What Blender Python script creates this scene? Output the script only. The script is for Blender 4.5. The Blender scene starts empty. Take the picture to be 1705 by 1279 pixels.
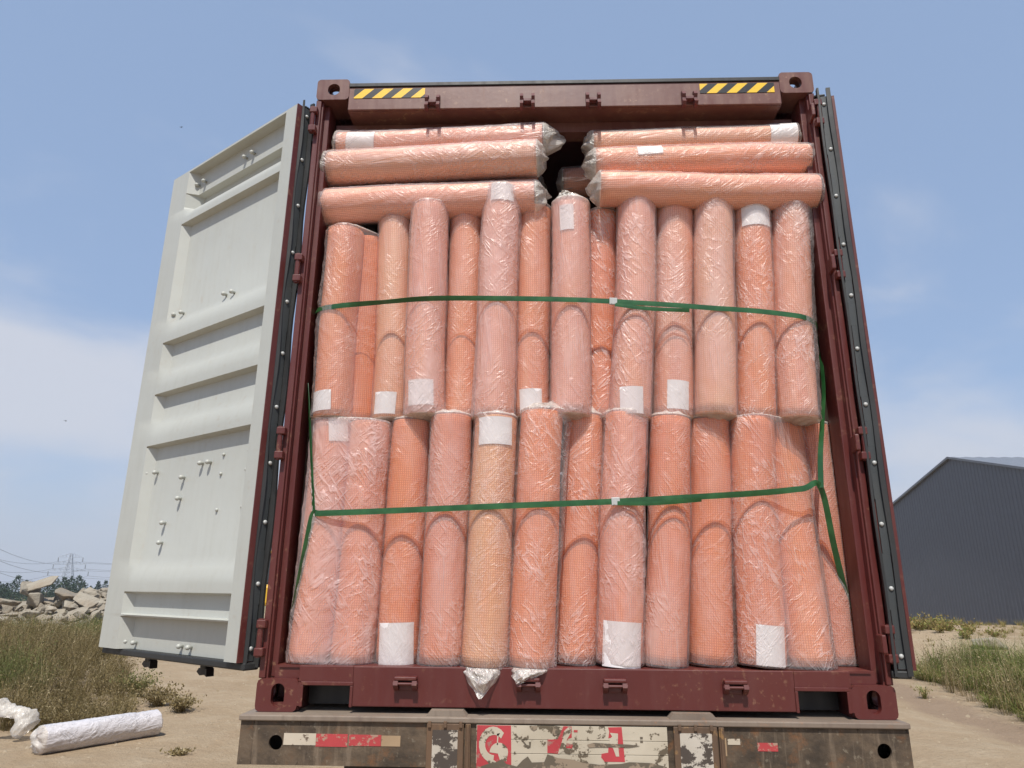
import bpy, bmesh, math, random
from mathutils import Vector, Matrix, noise
R_ = math.radians
random.seed(11)
S = bpy.context.scene
C = S.collection

# ------------------------------------------------------------------ camera
CAM = Vector((-0.14094, -2.88984, 0.46864)); YAW, PIT, ROL, F = -0.033155, 0.282808, 0.0073972, 1159.787
_f = Vector((math.sin(YAW)*math.cos(PIT), math.cos(YAW)*math.cos(PIT), math.sin(PIT)))
_r = _f.cross(Vector((0, 0, 1))).normalized(); _u = _r.cross(_f)
CR = math.cos(ROL)*_r + math.sin(ROL)*_u
CU = -math.sin(ROL)*_r + math.cos(ROL)*_u
cd = bpy.data.cameras.new('camera'); cam = bpy.data.objects.new('camera', cd); C.objects.link(cam)
cam.matrix_world = Matrix(((CR.x, CU.x, -_f.x, CAM.x), (CR.y, CU.y, -_f.y, CAM.y), (CR.z, CU.z, -_f.z, CAM.z), (0, 0, 0, 1)))
cd.sensor_width = 36; cd.lens = F/1705*36; cd.clip_start = 0.05; cd.clip_end = 3000
S.camera = cam

def ray(x, y): return _f*F + CR*(x-852.5) - CU*(y-639.5)
def at(x, y, Y):
    v = ray(x, y); return CAM + v*((Y-CAM.y)/v.y)
def atz(x, y, Z):
    v = ray(x, y); return CAM + v*((Z-CAM.z)/v.z)
def proj(p):
    d = p-CAM; z = d.dot(_f); return 852.5+F*d.dot(CR)/z, 639.5-F*d.dot(CU)/z

# ------------------------------------------------------------------ light
SUN_EL, SUN_AZ = 59.0, -3.0            # azimuth measured from straight behind the camera, minus = from the left
sd = Vector((math.sin(R_(SUN_AZ))*math.cos(R_(SUN_EL)), -math.cos(R_(SUN_AZ))*math.cos(R_(SUN_EL)), math.sin(R_(SUN_EL))))
ld = bpy.data.lights.new('sun', 'SUN'); ld.energy = 5.0; ld.angle = R_(0.5); ld.color = (1.0, 0.955, 0.88)
lo = bpy.data.objects.new('sun', ld); C.objects.link(lo); lo.rotation_euler = sd.to_track_quat('Z', 'Y').to_euler()
S.view_settings.view_transform = 'Standard'; S.view_settings.look = 'None'; S.view_settings.exposure = 0.0; S.view_settings.gamma = 1
W = bpy.data.worlds.new('World'); S.world = W; W.use_nodes = True
wt = W.node_tree; wt.nodes.clear()
def wn(t, **k):
    n = wt.nodes.new(t)
    for a, b in k.items(): setattr(n, a, b)
    return n
wl = wt.links.new
out = wn('ShaderNodeOutputWorld'); bg = wn('ShaderNodeBackground'); sky = wn('ShaderNodeTexSky', sky_type='NISHITA')
sky.sun_disc = False; sky.sun_elevation = R_(SUN_EL); sky.sun_rotation = math.atan2(sd.x, sd.y)
sky.air_density = 1.0; sky.dust_density = 0.8; sky.ozone_density = 1.2
SKY_STRENGTH = 0.125
tc = wn('ShaderNodeTexCoord'); sep = wn('ShaderNodeSeparateXYZ'); wl(tc.outputs['Generated'], sep.inputs[0])
# clouds: noise on the direction, flattened towards the horizon
mp = wn('ShaderNodeMapping'); mp.inputs['Scale'].default_value = (1.0, 1.0, 2.1); mp.inputs['Location'].default_value = (0.96, 6.32, 5.87)
wl(tc.outputs['Generated'], mp.inputs[0])
nz = wn('ShaderNodeTexNoise'); nz.inputs['Scale'].default_value = 2.3; nz.inputs['Detail'].default_value = 7; nz.inputs['Roughness'].default_value = 0.5; nz.inputs['Distortion'].default_value = 0.3
wl(mp.outputs[0], nz.inputs['Vector'])
# more cloud low down
alt = wn('ShaderNodeMapRange'); alt.inputs[1].default_value = 0.10; alt.inputs[2].default_value = 0.56; alt.inputs[3].default_value = 0.215; alt.inputs[4].default_value = -0.10
wl(sep.outputs['Z'], alt.inputs[0])
add = wn('ShaderNodeMath', operation='ADD'); wl(nz.outputs['Fac'], add.inputs[0]); wl(alt.outputs[0], add.inputs[1])
cr = wn('ShaderNodeMapRange', interpolation_type='SMOOTHSTEP'); cr.inputs[1].default_value = 0.50; cr.inputs[2].default_value = 0.76; cr.inputs[3].default_value = 0.0; cr.inputs[4].default_value = 0.85
wl(add.outputs[0], cr.inputs[0])
cc = wn('ShaderNodeRGB'); cc.outputs[0].default_value = (5.3, 5.5, 6.1, 1)
zen = wn('ShaderNodeMapRange', interpolation_type='SMOOTHSTEP'); zen.inputs[1].default_value = 0.76; zen.inputs[2].default_value = 0.93; zen.inputs[3].default_value = 0.62; zen.inputs[4].default_value = 0.0; wl(sep.outputs['Z'], zen.inputs[0])
veil = wn('ShaderNodeMixRGB'); wl(zen.outputs[0], veil.inputs['Fac']); veil.inputs['Color2'].default_value = (3.1, 4.25, 6.4, 1)
wl(sky.outputs[0], veil.inputs['Color1'])
mx = wn('ShaderNodeMixRGB'); wl(cr.outputs[0], mx.inputs['Fac']); wl(veil.outputs[0], mx.inputs['Color1']); wl(cc.outputs[0], mx.inputs['Color2'])
hz_ = wn('ShaderNodeMapRange', interpolation_type='SMOOTHSTEP'); hz_.inputs[1].default_value = 0.2; hz_.inputs[2].default_value = -0.01; hz_.inputs[3].default_value = 0.; hz_.inputs[4].default_value = 0.7
wl(sep.outputs['Z'], hz_.inputs[0])
hm = wn('ShaderNodeMixRGB'); hm.inputs['Color2'].default_value = (4.2, 4.6, 5.5, 1); wl(hz_.outputs[0], hm.inputs['Fac']); wl(mx.outputs[0], hm.inputs['Color1'])
wl(hm.outputs[0], bg.inputs['Color']); bg.inputs['Strength'].default_value = SKY_STRENGTH
wl(bg.outputs[0], out.inputs[0])
S.cycles.max_bounces = 8; S.cycles.transparent_max_bounces = 16

# ------------------------------------------------------------------ materials
MATS = {}
class NT:
    def __init__(s, name):
        s.m = bpy.data.materials.new(name); s.m.use_nodes = True; s.t = s.m.node_tree; s.t.nodes.clear()
        s.out = s.n('ShaderNodeOutputMaterial'); MATS[name] = s.m
    def n(s, t, **k):
        n = s.t.nodes.new(t)
        for a, b in k.items(): setattr(n, a, b)
        return n
    def l(s, a, b): s.t.links.new(a, b)
    def setv(s, sock, v):
        if hasattr(v, 'is_linked') or isinstance(v, bpy.types.NodeSocket): s.l(v, sock)
        else: sock.default_value = v
    def coord(s, w='Object'): return s.n('ShaderNodeTexCoord').outputs[w]
    def map(s, v, scale=(1, 1, 1), rot=(0, 0, 0), loc=(0, 0, 0)):
        m = s.n('ShaderNodeMapping'); s.l(v, m.inputs[0]); m.inputs['Scale'].default_value = scale; m.inputs['Rotation'].default_value = rot; s.setv(m.inputs['Location'], loc); return m.outputs[0]
    def noise(s, v, scale, detail=4, rough=.55, dist=0):
        m = s.n('ShaderNodeTexNoise'); s.l(v, m.inputs['Vector']); m.inputs['Scale'].default_value = scale; m.inputs['Detail'].default_value = detail; m.inputs['Roughness'].default_value = rough; m.inputs['Distortion'].default_value = dist; return m.outputs['Fac']
    def rng(s, v, a, b, c=0., d=1.):
        m = s.n('ShaderNodeMapRange'); s.l(v, m.inputs[0])
        for i, x in zip((1, 2, 3, 4), (a, b, c, d)): m.inputs[i].default_value = x
        return m.outputs[0]
    def mix(s, f, a, b, mode='MIX'):
        m = s.n('ShaderNodeMixRGB', blend_type=mode); s.setv(m.inputs[0], f); s.setv(m.inputs[1], a); s.setv(m.inputs[2], b); return m.outputs[0]
    def math(s, op, a, b=0., clamp=False):
        m = s.n('ShaderNodeMath', operation=op, use_clamp=clamp); s.setv(m.inputs[0], a); s.setv(m.inputs[1], b); return m.outputs[0]
    def bump(s, h, strength=.3, dist=.01, normal=None):
        m = s.n('ShaderNodeBump'); s.l(h, m.inputs['Height']); m.inputs['Strength'].default_value = strength; m.inputs['Distance'].default_value = dist
        if normal: s.l(normal, m.inputs['Normal'])
        return m.outputs[0]
    def pbsdf(s, col, rough=.5, normal=None, metal=0., spec=.5):
        m = s.n('ShaderNodeBsdfPrincipled'); s.setv(m.inputs['Base Color'], col); s.setv(m.inputs['Roughness'], rough); m.inputs['Metallic'].default_value = metal; m.inputs['Specular IOR Level'].default_value = spec
        if normal: s.l(normal, m.inputs['Normal'])
        return m.outputs[0]
    def end(s, sh): s.l(sh, s.out.inputs[0]); return s.m

def c4(r, g, b): return (r, g, b, 1)
def painted(name, col, dirt, rust=None, rough=.45, amount=.5, scr=.25, spec=.5):
    t = NT(name); v = t.coord()
    n1 = t.noise(v, 2.3, 6, .6); n2 = t.noise(t.map(v, (9, 9, 1.2)), 3, 5, .6); n3 = t.noise(v, 34, 4, .6)
    col1 = t.mix(t.rng(n1, .35, .75, 0, amount), c4(*col), c4(*dirt))
    col2 = t.mix(t.rng(n2, .50, .80, 0, amount*.8), col1, c4(*dirt))
    if rust:
        f = t.math('MULTIPLY', t.rng(n3, .58, .68), t.rng(n1, .45, .62))
        col2 = t.mix(t.math('MULTIPLY', f, scr*2.2), col2, c4(*rust))
    nb = t.bump(t.noise(v, 9, 4, .5), .12, .01, t.bump(n3, .05, .004))
    return t.end(t.pbsdf(col2, t.rng(n2, .3, .7, rough-.08, rough+.14), nb, 0, spec))
painted('maroon', (.093, .0165, .0145), (.122, .038, .029), (.22, .11, .065), .42, .36, .42)
painted('maroon_header', (.105, .033, .028), (.235, .125, .086), (.38, .24, .15), .40, .55)
painted('maroon_inside', (.10, .022, .022), (.12, .04, .035), None, .5, .3)
painted('near_black', (.006, .006, .007), (.014, .011, .011), None, .45, .5)  # shared black: real hardware, plus painted shade in the pockets and header lip
painted('door_white', (.440, .450, .415), (.352, .352, .318), (.34, .26, .18), .42, .33, .12)
painted('wall_pale', (.50, .49, .44), (.34, .31, .27), None, .5, .5)
painted('rubber', (.018, .019, .020), (.04, .04, .038), None, .55, .5)
painted('gasket_grey', (.038, .044, .047), (.07, .072, .07), None, .5, .5)
painted('zinc', (.46, .47, .46), (.36, .35, .33), None, .32, .5)
painted('plywood', (.22, .13, .08), (.12, .08, .06), None, .7, .6)
t = NT('bumper_steel'); v = t.coord()
n1 = t.noise(t.map(v, (1, 1, 1.6)), 3.2, 8, .66, .5); n2 = t.noise(v, 13, 7, .68); n3 = t.noise(t.map(v, (16, 16, 1.4)), 2.2, 5, .6); n4 = t.noise(v, 46, 4, .6)
col = t.mix(t.rng(n1, .36, .62), c4(.140, .100, .066), c4(.048, .035, .024))
col = t.mix(t.rng(n2, .50, .72, 0, .75), col, c4(.035, .027, .021))
col = t.mix(t.rng(n3, .54, .74, 0, .65), col, c4(.25, .19, .135))
col = t.mix(t.math('MULTIPLY', t.rng(n2, .46, .30), t.rng(n1, .40, .55, 0, .8)), col, c4(.19, .085, .035))
col = t.mix(t.rng(n4, .62, .70, 0, .4), col, c4(.27, .23, .17))
t.end(t.pbsdf(col, t.rng(n2, .3, .7, .5, .8), t.bump(t.math('ADD', n2, n4), .35, .006), 0, .35))
painted('bumper_edge', (.25, .20, .155), (.12, .085, .065), (.26, .15, .09), .6, .7, .4)
painted('rust_brown', (.15, .085, .045), (.065, .045, .033), (.26, .15, .06), .7, .8, .5)
painted('dark_chassis', (.03, .024, .02), (.06, .045, .035), None, .7, .6)
painted('warehouse_wall', (.098, .106, .126), (.084, .090, .106), None, .45, .5)  # wall grey lightened and blued, some distance haze put into the colour
painted('warehouse_roof', (.17, .18, .20), (.12, .13, .15), None, .4, .5)
painted('yellow_paint', (.72, .42, .02), (.45, .27, .05), None, .4, .4)
painted('grey_glass', (.03, .04, .045), (.05, .055, .06), None, .15, .3)
painted('tyre', (.02, .019, .018), (.07, .055, .04), None, .85, .7)
painted('hazed_steel', (.42, .45, .52), (.36, .39, .46), None, .5, .4)  # steel made paler and bluer, distance haze painted into its colour
painted('cable_grey', (.27, .29, .33), (.25, .27, .31), None, .6, .2)
painted('bark', (.10, .075, .055), (.06, .045, .035), None, .9, .8)
painted('core_card', (.40, .30, .20), (.28, .2, .14), None, .8, .5)

# hazard stripes (a pattern of the decal)
t = NT('hazard_stripes'); v = t.n('ShaderNodeSeparateXYZ'); t.l(t.coord(), v.inputs[0])
s = t.math('FRACT', t.math('DIVIDE', t.math('SUBTRACT', v.outputs[0], t.math('MULTIPLY', v.outputs[2], 1.05)), .0965))
msk = t.math('LESS_THAN', s, .5)
g = t.noise(t.coord(), 40, 4)
t.end(t.pbsdf(t.mix(t.rng(g, .6, .72, 0, .35), t.mix(msk, c4(.014, .014, .015), c4(.80, .50, .025)), c4(.1, .08, .06)), .38))

def worn(name, col, under, thr=.52, scale=14):
    t = NT(name); v = t.coord(); n = t.noise(t.map(v, (1, 1, 1.3)), scale, 7, .68); n2 = t.noise(v, 3.5, 4)
    sm = t.math('ADD', n, t.math('MULTIPLY', t.math('SUBTRACT', n2, .5), .55))
    f = t.rng(sm, thr, thr+.03)
    c = t.mix(f, t.mix(t.rng(n2, .35, .7), c4(*col), c4(col[0]*.72, col[1]*.70, col[2]*.66)), c4(*under))
    return t.end(t.pbsdf(c, .6, t.bump(sm, .25, .003)))
worn('tape_white', (.56, .49, .39), (.14, .10, .07), .545, 26)
worn('tape_red', (.47, .055, .06), (.36, .22, .16), .545, 30)
worn('tape_tan', (.40, .28, .17), (.2, .13, .085), .6)
worn('sign_white', (.53, .47, .37), (.11, .085, .055), .560, 20)
worn('sign_red', (.47, .05, .06), (.30, .15, .12), .585, 24)
worn('flaking_white', (.55, .50, .43), (.065, .050, .040), .505, 18)
worn('sign_grime', (.13, .105, .075), (.26, .2, .14), .56, 12)

# orange mesh cloth
def cloth_mat():
    t = NT('orange_mesh'); uv = t.n('ShaderNodeUVMap').outputs[0]; sp = t.n('ShaderNodeSeparateXYZ'); t.l(uv, sp.inputs[0])
    oi = t.n('ShaderNodeObjectInfo')
    wob = t.noise(t.map(uv, (6, 2, 1)), 3, 3)
    def thread(c, per):
        w = t.math('ADD', t.math('MULTIPLY', c, 2*math.pi/per), t.math('MULTIPLY', wob, 3))
        return t.math('MULTIPLY', t.math('ADD', t.math('SINE', w), 1.), .5)
    a = thread(sp.outputs[0], .0090); b = thread(sp.outputs[1], .0094)
    th = t.math('MAXIMUM', t.math('POWER', a, 2.2), t.math('MULTIPLY', t.math('POWER', b, 2.6), .8))
    st = t.noise(t.map(uv, (60, .6, 1), loc=(0, 0, 0)), 1.0, 3, .6)
    base = oi.outputs['Color']
    st2 = t.noise(t.map(uv, (17, .35, 1), loc=(3, 7, 0)), 1.0, 3, .6)
    blot = t.noise(t.map(uv, (7, 2.2, 1)), 1., 4, .6)
    col = t.mix(t.rng(st, .32, .68, 0., .4), base, t.mix(1., base, c4(.93, 1.32, 1.55), 'MULTIPLY'))
    col = t.mix(t.rng(st2, .38, .66, 0., .9), col, t.mix(1., base, c4(.86, .82, .95), 'MULTIPLY'))
    col = t.mix(t.rng(blot, .42, .70, 0., .45), col, t.mix(1., base, c4(.97, 1.22, 1.1), 'MULTIPLY'))
    col = t.mix(t.math('MULTIPLY', th, .72), t.mix(.10, col, c4(.95, .70, .45)), t.mix(1., col, c4(.62, .40, .30), 'MULTIPLY'))
    nb = t.bump(th, .5, .002)
    return t.end(t.pbsdf(col, .6, nb, 0, .3))
cloth_mat()
# clear plastic bag film
def film_mat(name, milk0, milk1, tint=(.90, .80, .78), sheen=.42, rough=.38, bump=.52):
    t = NT(name); v = t.coord(); oi = t.n('ShaderNodeObjectInfo')
    sh = t.n('ShaderNodeVectorMath', operation='ADD'); t.l(v, sh.inputs[0])
    cb = t.n('ShaderNodeCombineXYZ')
    for i in range(3): t.l(t.math('MULTIPLY', oi.outputs['Random'], 17.3+i*5), cb.inputs[i])
    t.l(cb.outputs[0], sh.inputs[1]); v = sh.outputs[0]
    big = t.noise(v, 3.4, 3); big2 = t.noise(t.map(v, loc=(5.3, 1.1, 2.2)), 3.4, 3)
    def creases(ang, sc, st, mask):
        q = t.map(t.map(v, rot=(0, R_(ang), 0)), (1, 1, st))
        r = t.math('ABSOLUTE', t.math('SUBTRACT', t.noise(q, sc, 3, .5, .5), .5))
        return t.math('MULTIPLY', t.math('SUBTRACT', 1., t.math('MULTIPLY', r, 13., True), True), mask)
    c1 = creases(36, 30, .20, t.rng(big, .40, .58)); c2 = creases(-42, 32, .22, t.rng(big2, .42, .60)); c3 = creases(6, 17, .08, t.rng(big, .56, .40))
    crease = t.math('MAXIMUM', t.math('MAXIMUM', c1, c2), t.math('MULTIPLY', c3, .7))
    rnd = oi.outputs['Random']; crease = t.math('MULTIPLY', crease, t.rng(rnd, 0., 1., .6, 1.2))
    n1 = t.noise(t.map(v, (1, 1, .4)), 7, 4, .55, .4)
    cloudy = t.noise(t.map(v, (1, 1, .3), loc=(2.2, 8.1, .4)), 2.6, 3, .5)
    fine = t.noise(v, 90, 2, .5)
    h = t.math('ADD', t.math('MULTIPLY', crease, .8), t.math('ADD', t.math('MULTIPLY', fine, .02), t.math('MULTIPLY', n1, .7)))
    nb = t.bump(h, bump, .010)
    milk = t.math('ADD', t.math('ADD', t.rng(n1, .3, .75, milk0, milk1), t.rng(cloudy, .52, .72, 0., .16)), t.math('MULTIPLY', t.math('POWER', crease, 2.), .16), True)
    fr = t.n('ShaderNodeLayerWeight'); fr.inputs['Blend'].default_value = .35; t.l(nb, fr.inputs['Normal'])
    milk = t.math('ADD', milk, t.math('MULTIPLY', t.math('POWER', fr.outputs['Facing'], 3.), .05), True)
    tr = t.n('ShaderNodeBsdfTransparent'); tr.inputs[0].default_value = (1, .985, .97, 1)
    df = t.pbsdf(c4(*tint), .4, nb, 0, .6)
    gl = t.n('ShaderNodeBsdfGlossy'); gl.inputs['Roughness'].default_value = rough; t.l(nb, gl.inputs['Normal']); gl.inputs[0].default_value = (1, 1, 1, 1)
    m1 = t.n('ShaderNodeMixShader'); t.l(milk, m1.inputs[0]); t.l(tr.outputs[0], m1.inputs[1]); t.l(df, m1.inputs[2])
    m2 = t.n('ShaderNodeMixShader'); t.l(t.math('MULTIPLY', fr.outputs['Fresnel'], sheen), m2.inputs[0]); t.l(m1.outputs[0], m2.inputs[1]); t.l(gl.outputs[0], m2.inputs[2])
    return t.end(m2.outputs[0])
film_mat('film', .07, .19)
film_mat('film_pink', .14, .30, (.90, .72, .70))
film_mat('film_tail', .34, .58, (.82, .77, .70), .5, .3, .7)
film_mat('film_white', .80, .93, (.70, .67, .69), .5, .3, .8)
t = NT('paper'); v = t.coord(); t.end(t.pbsdf(t.mix(t.rng(t.noise(v, 9, 3), .4, .65, 0, .5), c4(.80, .77, .77), c4(.70, .66, .66)), .5, t.bump(t.noise(v, 25, 3), .3, .004)))
t = NT('strap_green'); v = t.coord(); t.end(t.pbsdf(t.mix(t.rng(t.noise(v, 14, 4), .4, .7), c4(.015, .075, .022), c4(.032, .125, .040)), .32, t.bump(t.noise(v, 60, 2), .2, .002)))

# dirt
t = NT('dirt'); v = t.coord()
n1 = t.noise(v, .22, 7, .6, .4); n2 = t.noise(v, 1.7, 6, .65); n3 = t.noise(v, 14, 6, .7); n4 = t.noise(t.map(v, (1.8, .12, 1)), 2.2, 5, .6)
col = t.mix(t.rng(n1, .35, .65), c4(0.362, 0.279, 0.189), c4(0.299, 0.220, 0.139))
col = t.mix(t.rng(n2, .45, .75, 0, .6), col, c4(0.452, 0.374, 0.272))
col = t.mix(t.rng(n4, .50, .72, 0, .55), col, c4(0.343, 0.252, 0.165))
col = t.mix(t.rng(n3, .52, .74, 0, .7), col, c4(0.283, 0.210, 0.138))
col = t.mix(t.rng(n3, .2, .38, .35, 0), col, c4(0.505, 0.437, 0.343))
vs = t.n('ShaderNodeSeparateXYZ'); t.l(v, vs.inputs[0])
ln = t.math('ADD', t.math('SUBTRACT', vs.outputs[0], t.math('MULTIPLY', vs.outputs[1], .07)), t.math('MULTIPLY', t.math('SUBTRACT', t.noise(v, .9, 3), .5), .9))
band = t.math('SUBTRACT', 1., t.math('MULTIPLY', t.math('ABSOLUTE', t.math('SUBTRACT', ln, 5.25)), 1.9, True), True)
col = t.mix(t.math('MULTIPLY', t.rng(band, .1, .6), .75), col, c4(0.255, 0.184, 0.131))
far = t.rng(vs.outputs[1], 40, 110)
col = t.mix(far, col, t.mix(n1, c4(0.135, 0.156, 0.063), c4(0.216, 0.190, 0.095)))
t.end(t.pbsdf(col, .95, t.bump(t.math('ADD', t.math('MULTIPLY', n3, .6), n2), .9, .07), 0, .1))

def leafmat(name, a, b, c=None):
    t = NT(name); g = t.n('ShaderNodeAttribute', attribute_name='tone'); f = g.outputs['Fac']
    col = t.mix(f, c4(*a), c4(*b))
    if c: col = t.mix(t.rng(f, .72, .8), col, c4(*c))
    d = t.pbsdf(col, .7, None, 0, .25); tl = t.n('ShaderNodeBsdfTranslucent'); t.l(col, tl.inputs[0])
    m = t.n('ShaderNodeMixShader'); m.inputs[0].default_value = .25; t.l(d, m.inputs[1]); t.l(tl.outputs[0], m.inputs[2])
    return t.end(m.outputs[0])
leafmat('scrub_dry', (.125, .100, .038), (.29, .215, .10), (.38, .31, .18))
leafmat('scrub_green', (.085, .105, .030), (.21, .205, .07), (.33, .27, .13))
leafmat('weed_green', (.075, .115, .022), (.235, .255, .065), (.38, .30, .14))
leafmat('straw', (.20, .15, .05), (.36, .27, .11), (.22, .24, .06))
leafmat('tree_leaf', (.020, .042, .028), (.055, .085, .045))
t = NT('clod'); v = t.coord(); t.end(t.pbsdf(t.mix(t.noise(v, 1.5, 3), c4(.30, .24, .165), c4(.40, .335, .25)), .95, None, 0, .1))
t = NT('stone'); v = t.coord(); oi = t.n('ShaderNodeObjectInfo')
n1 = t.noise(v, 1.6, 6, .6); n2 = t.noise(v, 7, 5, .65)
col = t.mix(oi.outputs['Random'], c4(.345, .310, .25), c4(.23, .205, .165))
col = t.mix(t.rng(n1, .4, .7, 0, .7), col, c4(.26, .20, .14))
t.end(t.pbsdf(col, .9, t.bump(t.math('ADD', n1, t.math('MULTIPLY', n2, .5)), .8, .08), 0, .15))

# ------------------------------------------------------------------ object helpers
def tag(o, label=None, cat=None, group=None, kind=None):
    if label: o['label'] = label
    if cat: o['category'] = cat
    if group: o['group'] = group
    if kind: o['kind'] = kind
    return o
def empty(name, loc=(0, 0, 0), rot=None, label=None, cat=None, group=None):
    o = bpy.data.objects.new(name, None); C.objects.link(o); o.location = loc; o.empty_display_size = .2
    if rot is not None: o.rotation_euler = rot
    return tag(o, label, cat, group)
def link(name, bm, mats, parent=None, smooth=False, keep=False):
    me = bpy.data.meshes.new(name)
    bmesh.ops.recalc_face_normals(bm, faces=bm.faces) if not keep else None
    bm.to_mesh(me); bm.free()
    for m in (mats if isinstance(mats, (list, tuple)) else [mats]): me.materials.append(MATS[m])
    if smooth: me.polygons.foreach_set('use_smooth', [True]*len(me.polygons))
    o = bpy.data.objects.new(name, me); C.objects.link(o)
    if parent: o.parent = parent
    return o
def raw(name, vs, fs, mats, parent=None, smooth=False, uvs=None, attr=None):
    me = bpy.data.meshes.new(name); me.from_pydata([tuple(v) for v in vs], [], fs)
    for m in (mats if isinstance(mats, (list, tuple)) else [mats]): me.materials.append(MATS[m])
    if smooth: me.polygons.foreach_set('use_smooth', [True]*len(me.polygons))
    if uvs:
        ul = me.uv_layers.new(name='UVMap')
        for lp in me.loops: ul.data[lp.index].uv = uvs[lp.vertex_index]
    if attr:
        a = me.attributes.new('tone', 'FLOAT', 'FACE'); a.data.foreach_set('value', attr)
    o = bpy.data.objects.new(name, me); C.objects.link(o)
    if parent: o.parent = parent
    return o
def B(): return bmesh.new()
def box(bm, x0, x1, y0, y1, z0, z1, bev=0., M=None, mi=0):
    r = bmesh.ops.create_cube(bm, size=1.)
    vs = r['verts']
    for v in vs: v.co = Vector(((x0+x1)/2+v.co.x*(x1-x0), (y0+y1)/2+v.co.y*(y1-y0), (z0+z1)/2+v.co.z*(z1-z0)))
    fs = set(f for v in vs for f in v.link_faces)
    if bev:
        es = list(set(e for v in vs for e in v.link_edges))
        r2 = bmesh.ops.bevel(bm, geom=es, offset=bev, segments=2, affect='EDGES', profile=.5)
        vs = list(set(v for f in r2['faces'] for v in f.verts)); fs = set(f for v in vs for f in v.link_faces)
        vs = list(set(v for f in fs for v in f.verts))
    for f in fs: f.material_index = mi
    if M is not None:
        for v in vs: v.co = M @ v.co
    return vs
def tube(bm, pts, r, seg=8, cap=True, r2=None):
    pts = [Vector(p) for p in pts]; rings = []
    for i, p in enumerate(pts):
        d = (pts[min(i+1, len(pts)-1)]-pts[max(i-1, 0)]).normalized()
        a = d.orthogonal().normalized() if i == 0 else (rings_a - d*rings_a.dot(d)).normalized()
        rings_a = a; b = d.cross(a)
        rr = r if r2 is None else r+(r2-r)*i/(len(pts)-1)
        rings.append([bm.verts.new(p+(a*math.cos(k*2*math.pi/seg)+b*math.sin(k*2*math.pi/seg))*rr) for k in range(seg)])
    for i in range(len(rings)-1):
        for k in range(seg): bm.faces.new((rings[i][k], rings[i][(k+1) % seg], rings[i+1][(k+1) % seg], rings[i+1][k]))
    if cap: bm.faces.new(rings[0][::-1]); bm.faces.new(rings[-1])
def lathe(bm, prof, M=None, seg=12):
    rings = []
    for (z, r) in prof:
        ring = [bm.verts.new((r*math.cos(k*2*math.pi/seg), r*math.sin(k*2*math.pi/seg), z)) for k in range(seg)]
        if M is not None:
            for v in ring: v.co = M @ v.co
        rings.append(ring)
    for i in range(len(rings)-1):
        for k in range(seg): bm.faces.new((rings[i][k], rings[i][(k+1) % seg], rings[i+1][(k+1) % seg], rings[i+1][k]))
    bm.faces.new(rings[0][::-1]); bm.faces.new(rings[-1])
def prism(bm, poly, y0, y1, M=None):
    """extrude a polygon given in (x,z) from y0 to y1"""
    a = [bm.verts.new((x, y0, z)) for x, z in poly]; b = [bm.verts.new((x, y1, z)) for x, z in poly]
    n = len(poly); bm.faces.new(a); bm.faces.new(b[::-1])
    for k in range(n): bm.faces.new((a[k], b[k], b[(k+1) % n], a[(k+1) % n]))
    if M is not None:
        for v in a+b: v.co = M @ v.co
def holed_plate(bm, w, h, hw, hh, th, M, cr=.012, hx=0., hz=0., N=48, round_hole=False):
    """plate in the xz plane (front at y=0, back at y=th) with an oblong hole"""
    outer, inner = [], []
    for k in range(N):
        a = 2*math.pi*(k+.5)/N; c, s = math.cos(a), math.sin(a)
        q = min((w/2)/max(abs(c), 1e-6), (h/2)/max(abs(s), 1e-6)); x, z = c*q, s*q
        # rounded corners
        ix, iz = w/2-cr, h/2-cr
        if abs(x) > ix and abs(z) > iz:
            d = Vector((abs(x)-ix, abs(z)-iz)); d = d.normalized()*cr if d.length > 1e-6 else d
            x, z = math.copysign(ix+d.x, x), math.copysign(iz+d.y, z)
        outer.append((x, z))
        if hw < hh:
            r = hw/2; st = hh/2-r; zz = s*r+math.copysign(st, s); inner.append((hx+c*r, hz+zz))
        else:
            r = hh/2; st = hw/2-r; xx = c*r+math.copysign(st, c); inner.append((hx+xx, hz+s*r))
    L = []
    for pts, y in ((outer, 0), (inner, 0), (inner, th), (outer, th)): L.append([bm.verts.new(M @ Vector((x, y, z))) for x, z in pts])
    for i in range(4):
        A, Bq = L[i], L[(i+1) % 4]
        for k in range(N): bm.faces.new((A[k], A[(k+1) % N], Bq[(k+1) % N], Bq[k]))

# ------------------------------------------------------------------ ground
GZ = -1.15
def sstep(a, b, x):
    t = max(0., min(1., (x-a)/(b-a))); return t*t*(3-2*t)
def gh(x, y):
    d = math.hypot(x, y+2.9)
    z = GZ - max(0., d-16)*.0125
    if d > 500: z = GZ-484*.0125
    z += .05*noise.noise(Vector((x*.25, y*.25, 3.1)))*min(1, d/6)
    if d < 60: z += .018*noise.noise(Vector((x*1.3, y*1.3, 7.7)))+.008*noise.noise(Vector((x*4, y*4, 1.7)))
    # low earth bank before the shed
    z += .50*sstep(14.5, 18.5, y)*(1-sstep(27, 34, y))*sstep(7, 12, x)*(1+.4*noise.noise(Vector((x*.4, y*.4, 0))))
    # wheel ruts running past the trailer
    for cx, wd in ((5.6, .55), (3.2, .4)):
        q = x-cx-.35*(y-6)*.2
        z -= .07*math.exp(-(q/wd)**2)*(1-sstep(25, 40, y))
    # bank under the scrub on the left
    z += .25*sstep(-5.5, -9, x)*sstep(4, 9, y)*(1-sstep(40, 60, y))
    return z
def axis(lo, hi, step0, n0, grow):
    a = [i*step0 for i in range(n0+1)]
    st = step0
    while a[-1] < hi: st *= grow; a.append(a[-1]+st)
    b = [0.]; st = step0; 
    for i in range(n0): b.append(b[-1]-step0)
    while b[-1] > lo: st *= grow; b.append(b[-1]-st)
    return sorted(set(a+b))
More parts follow.
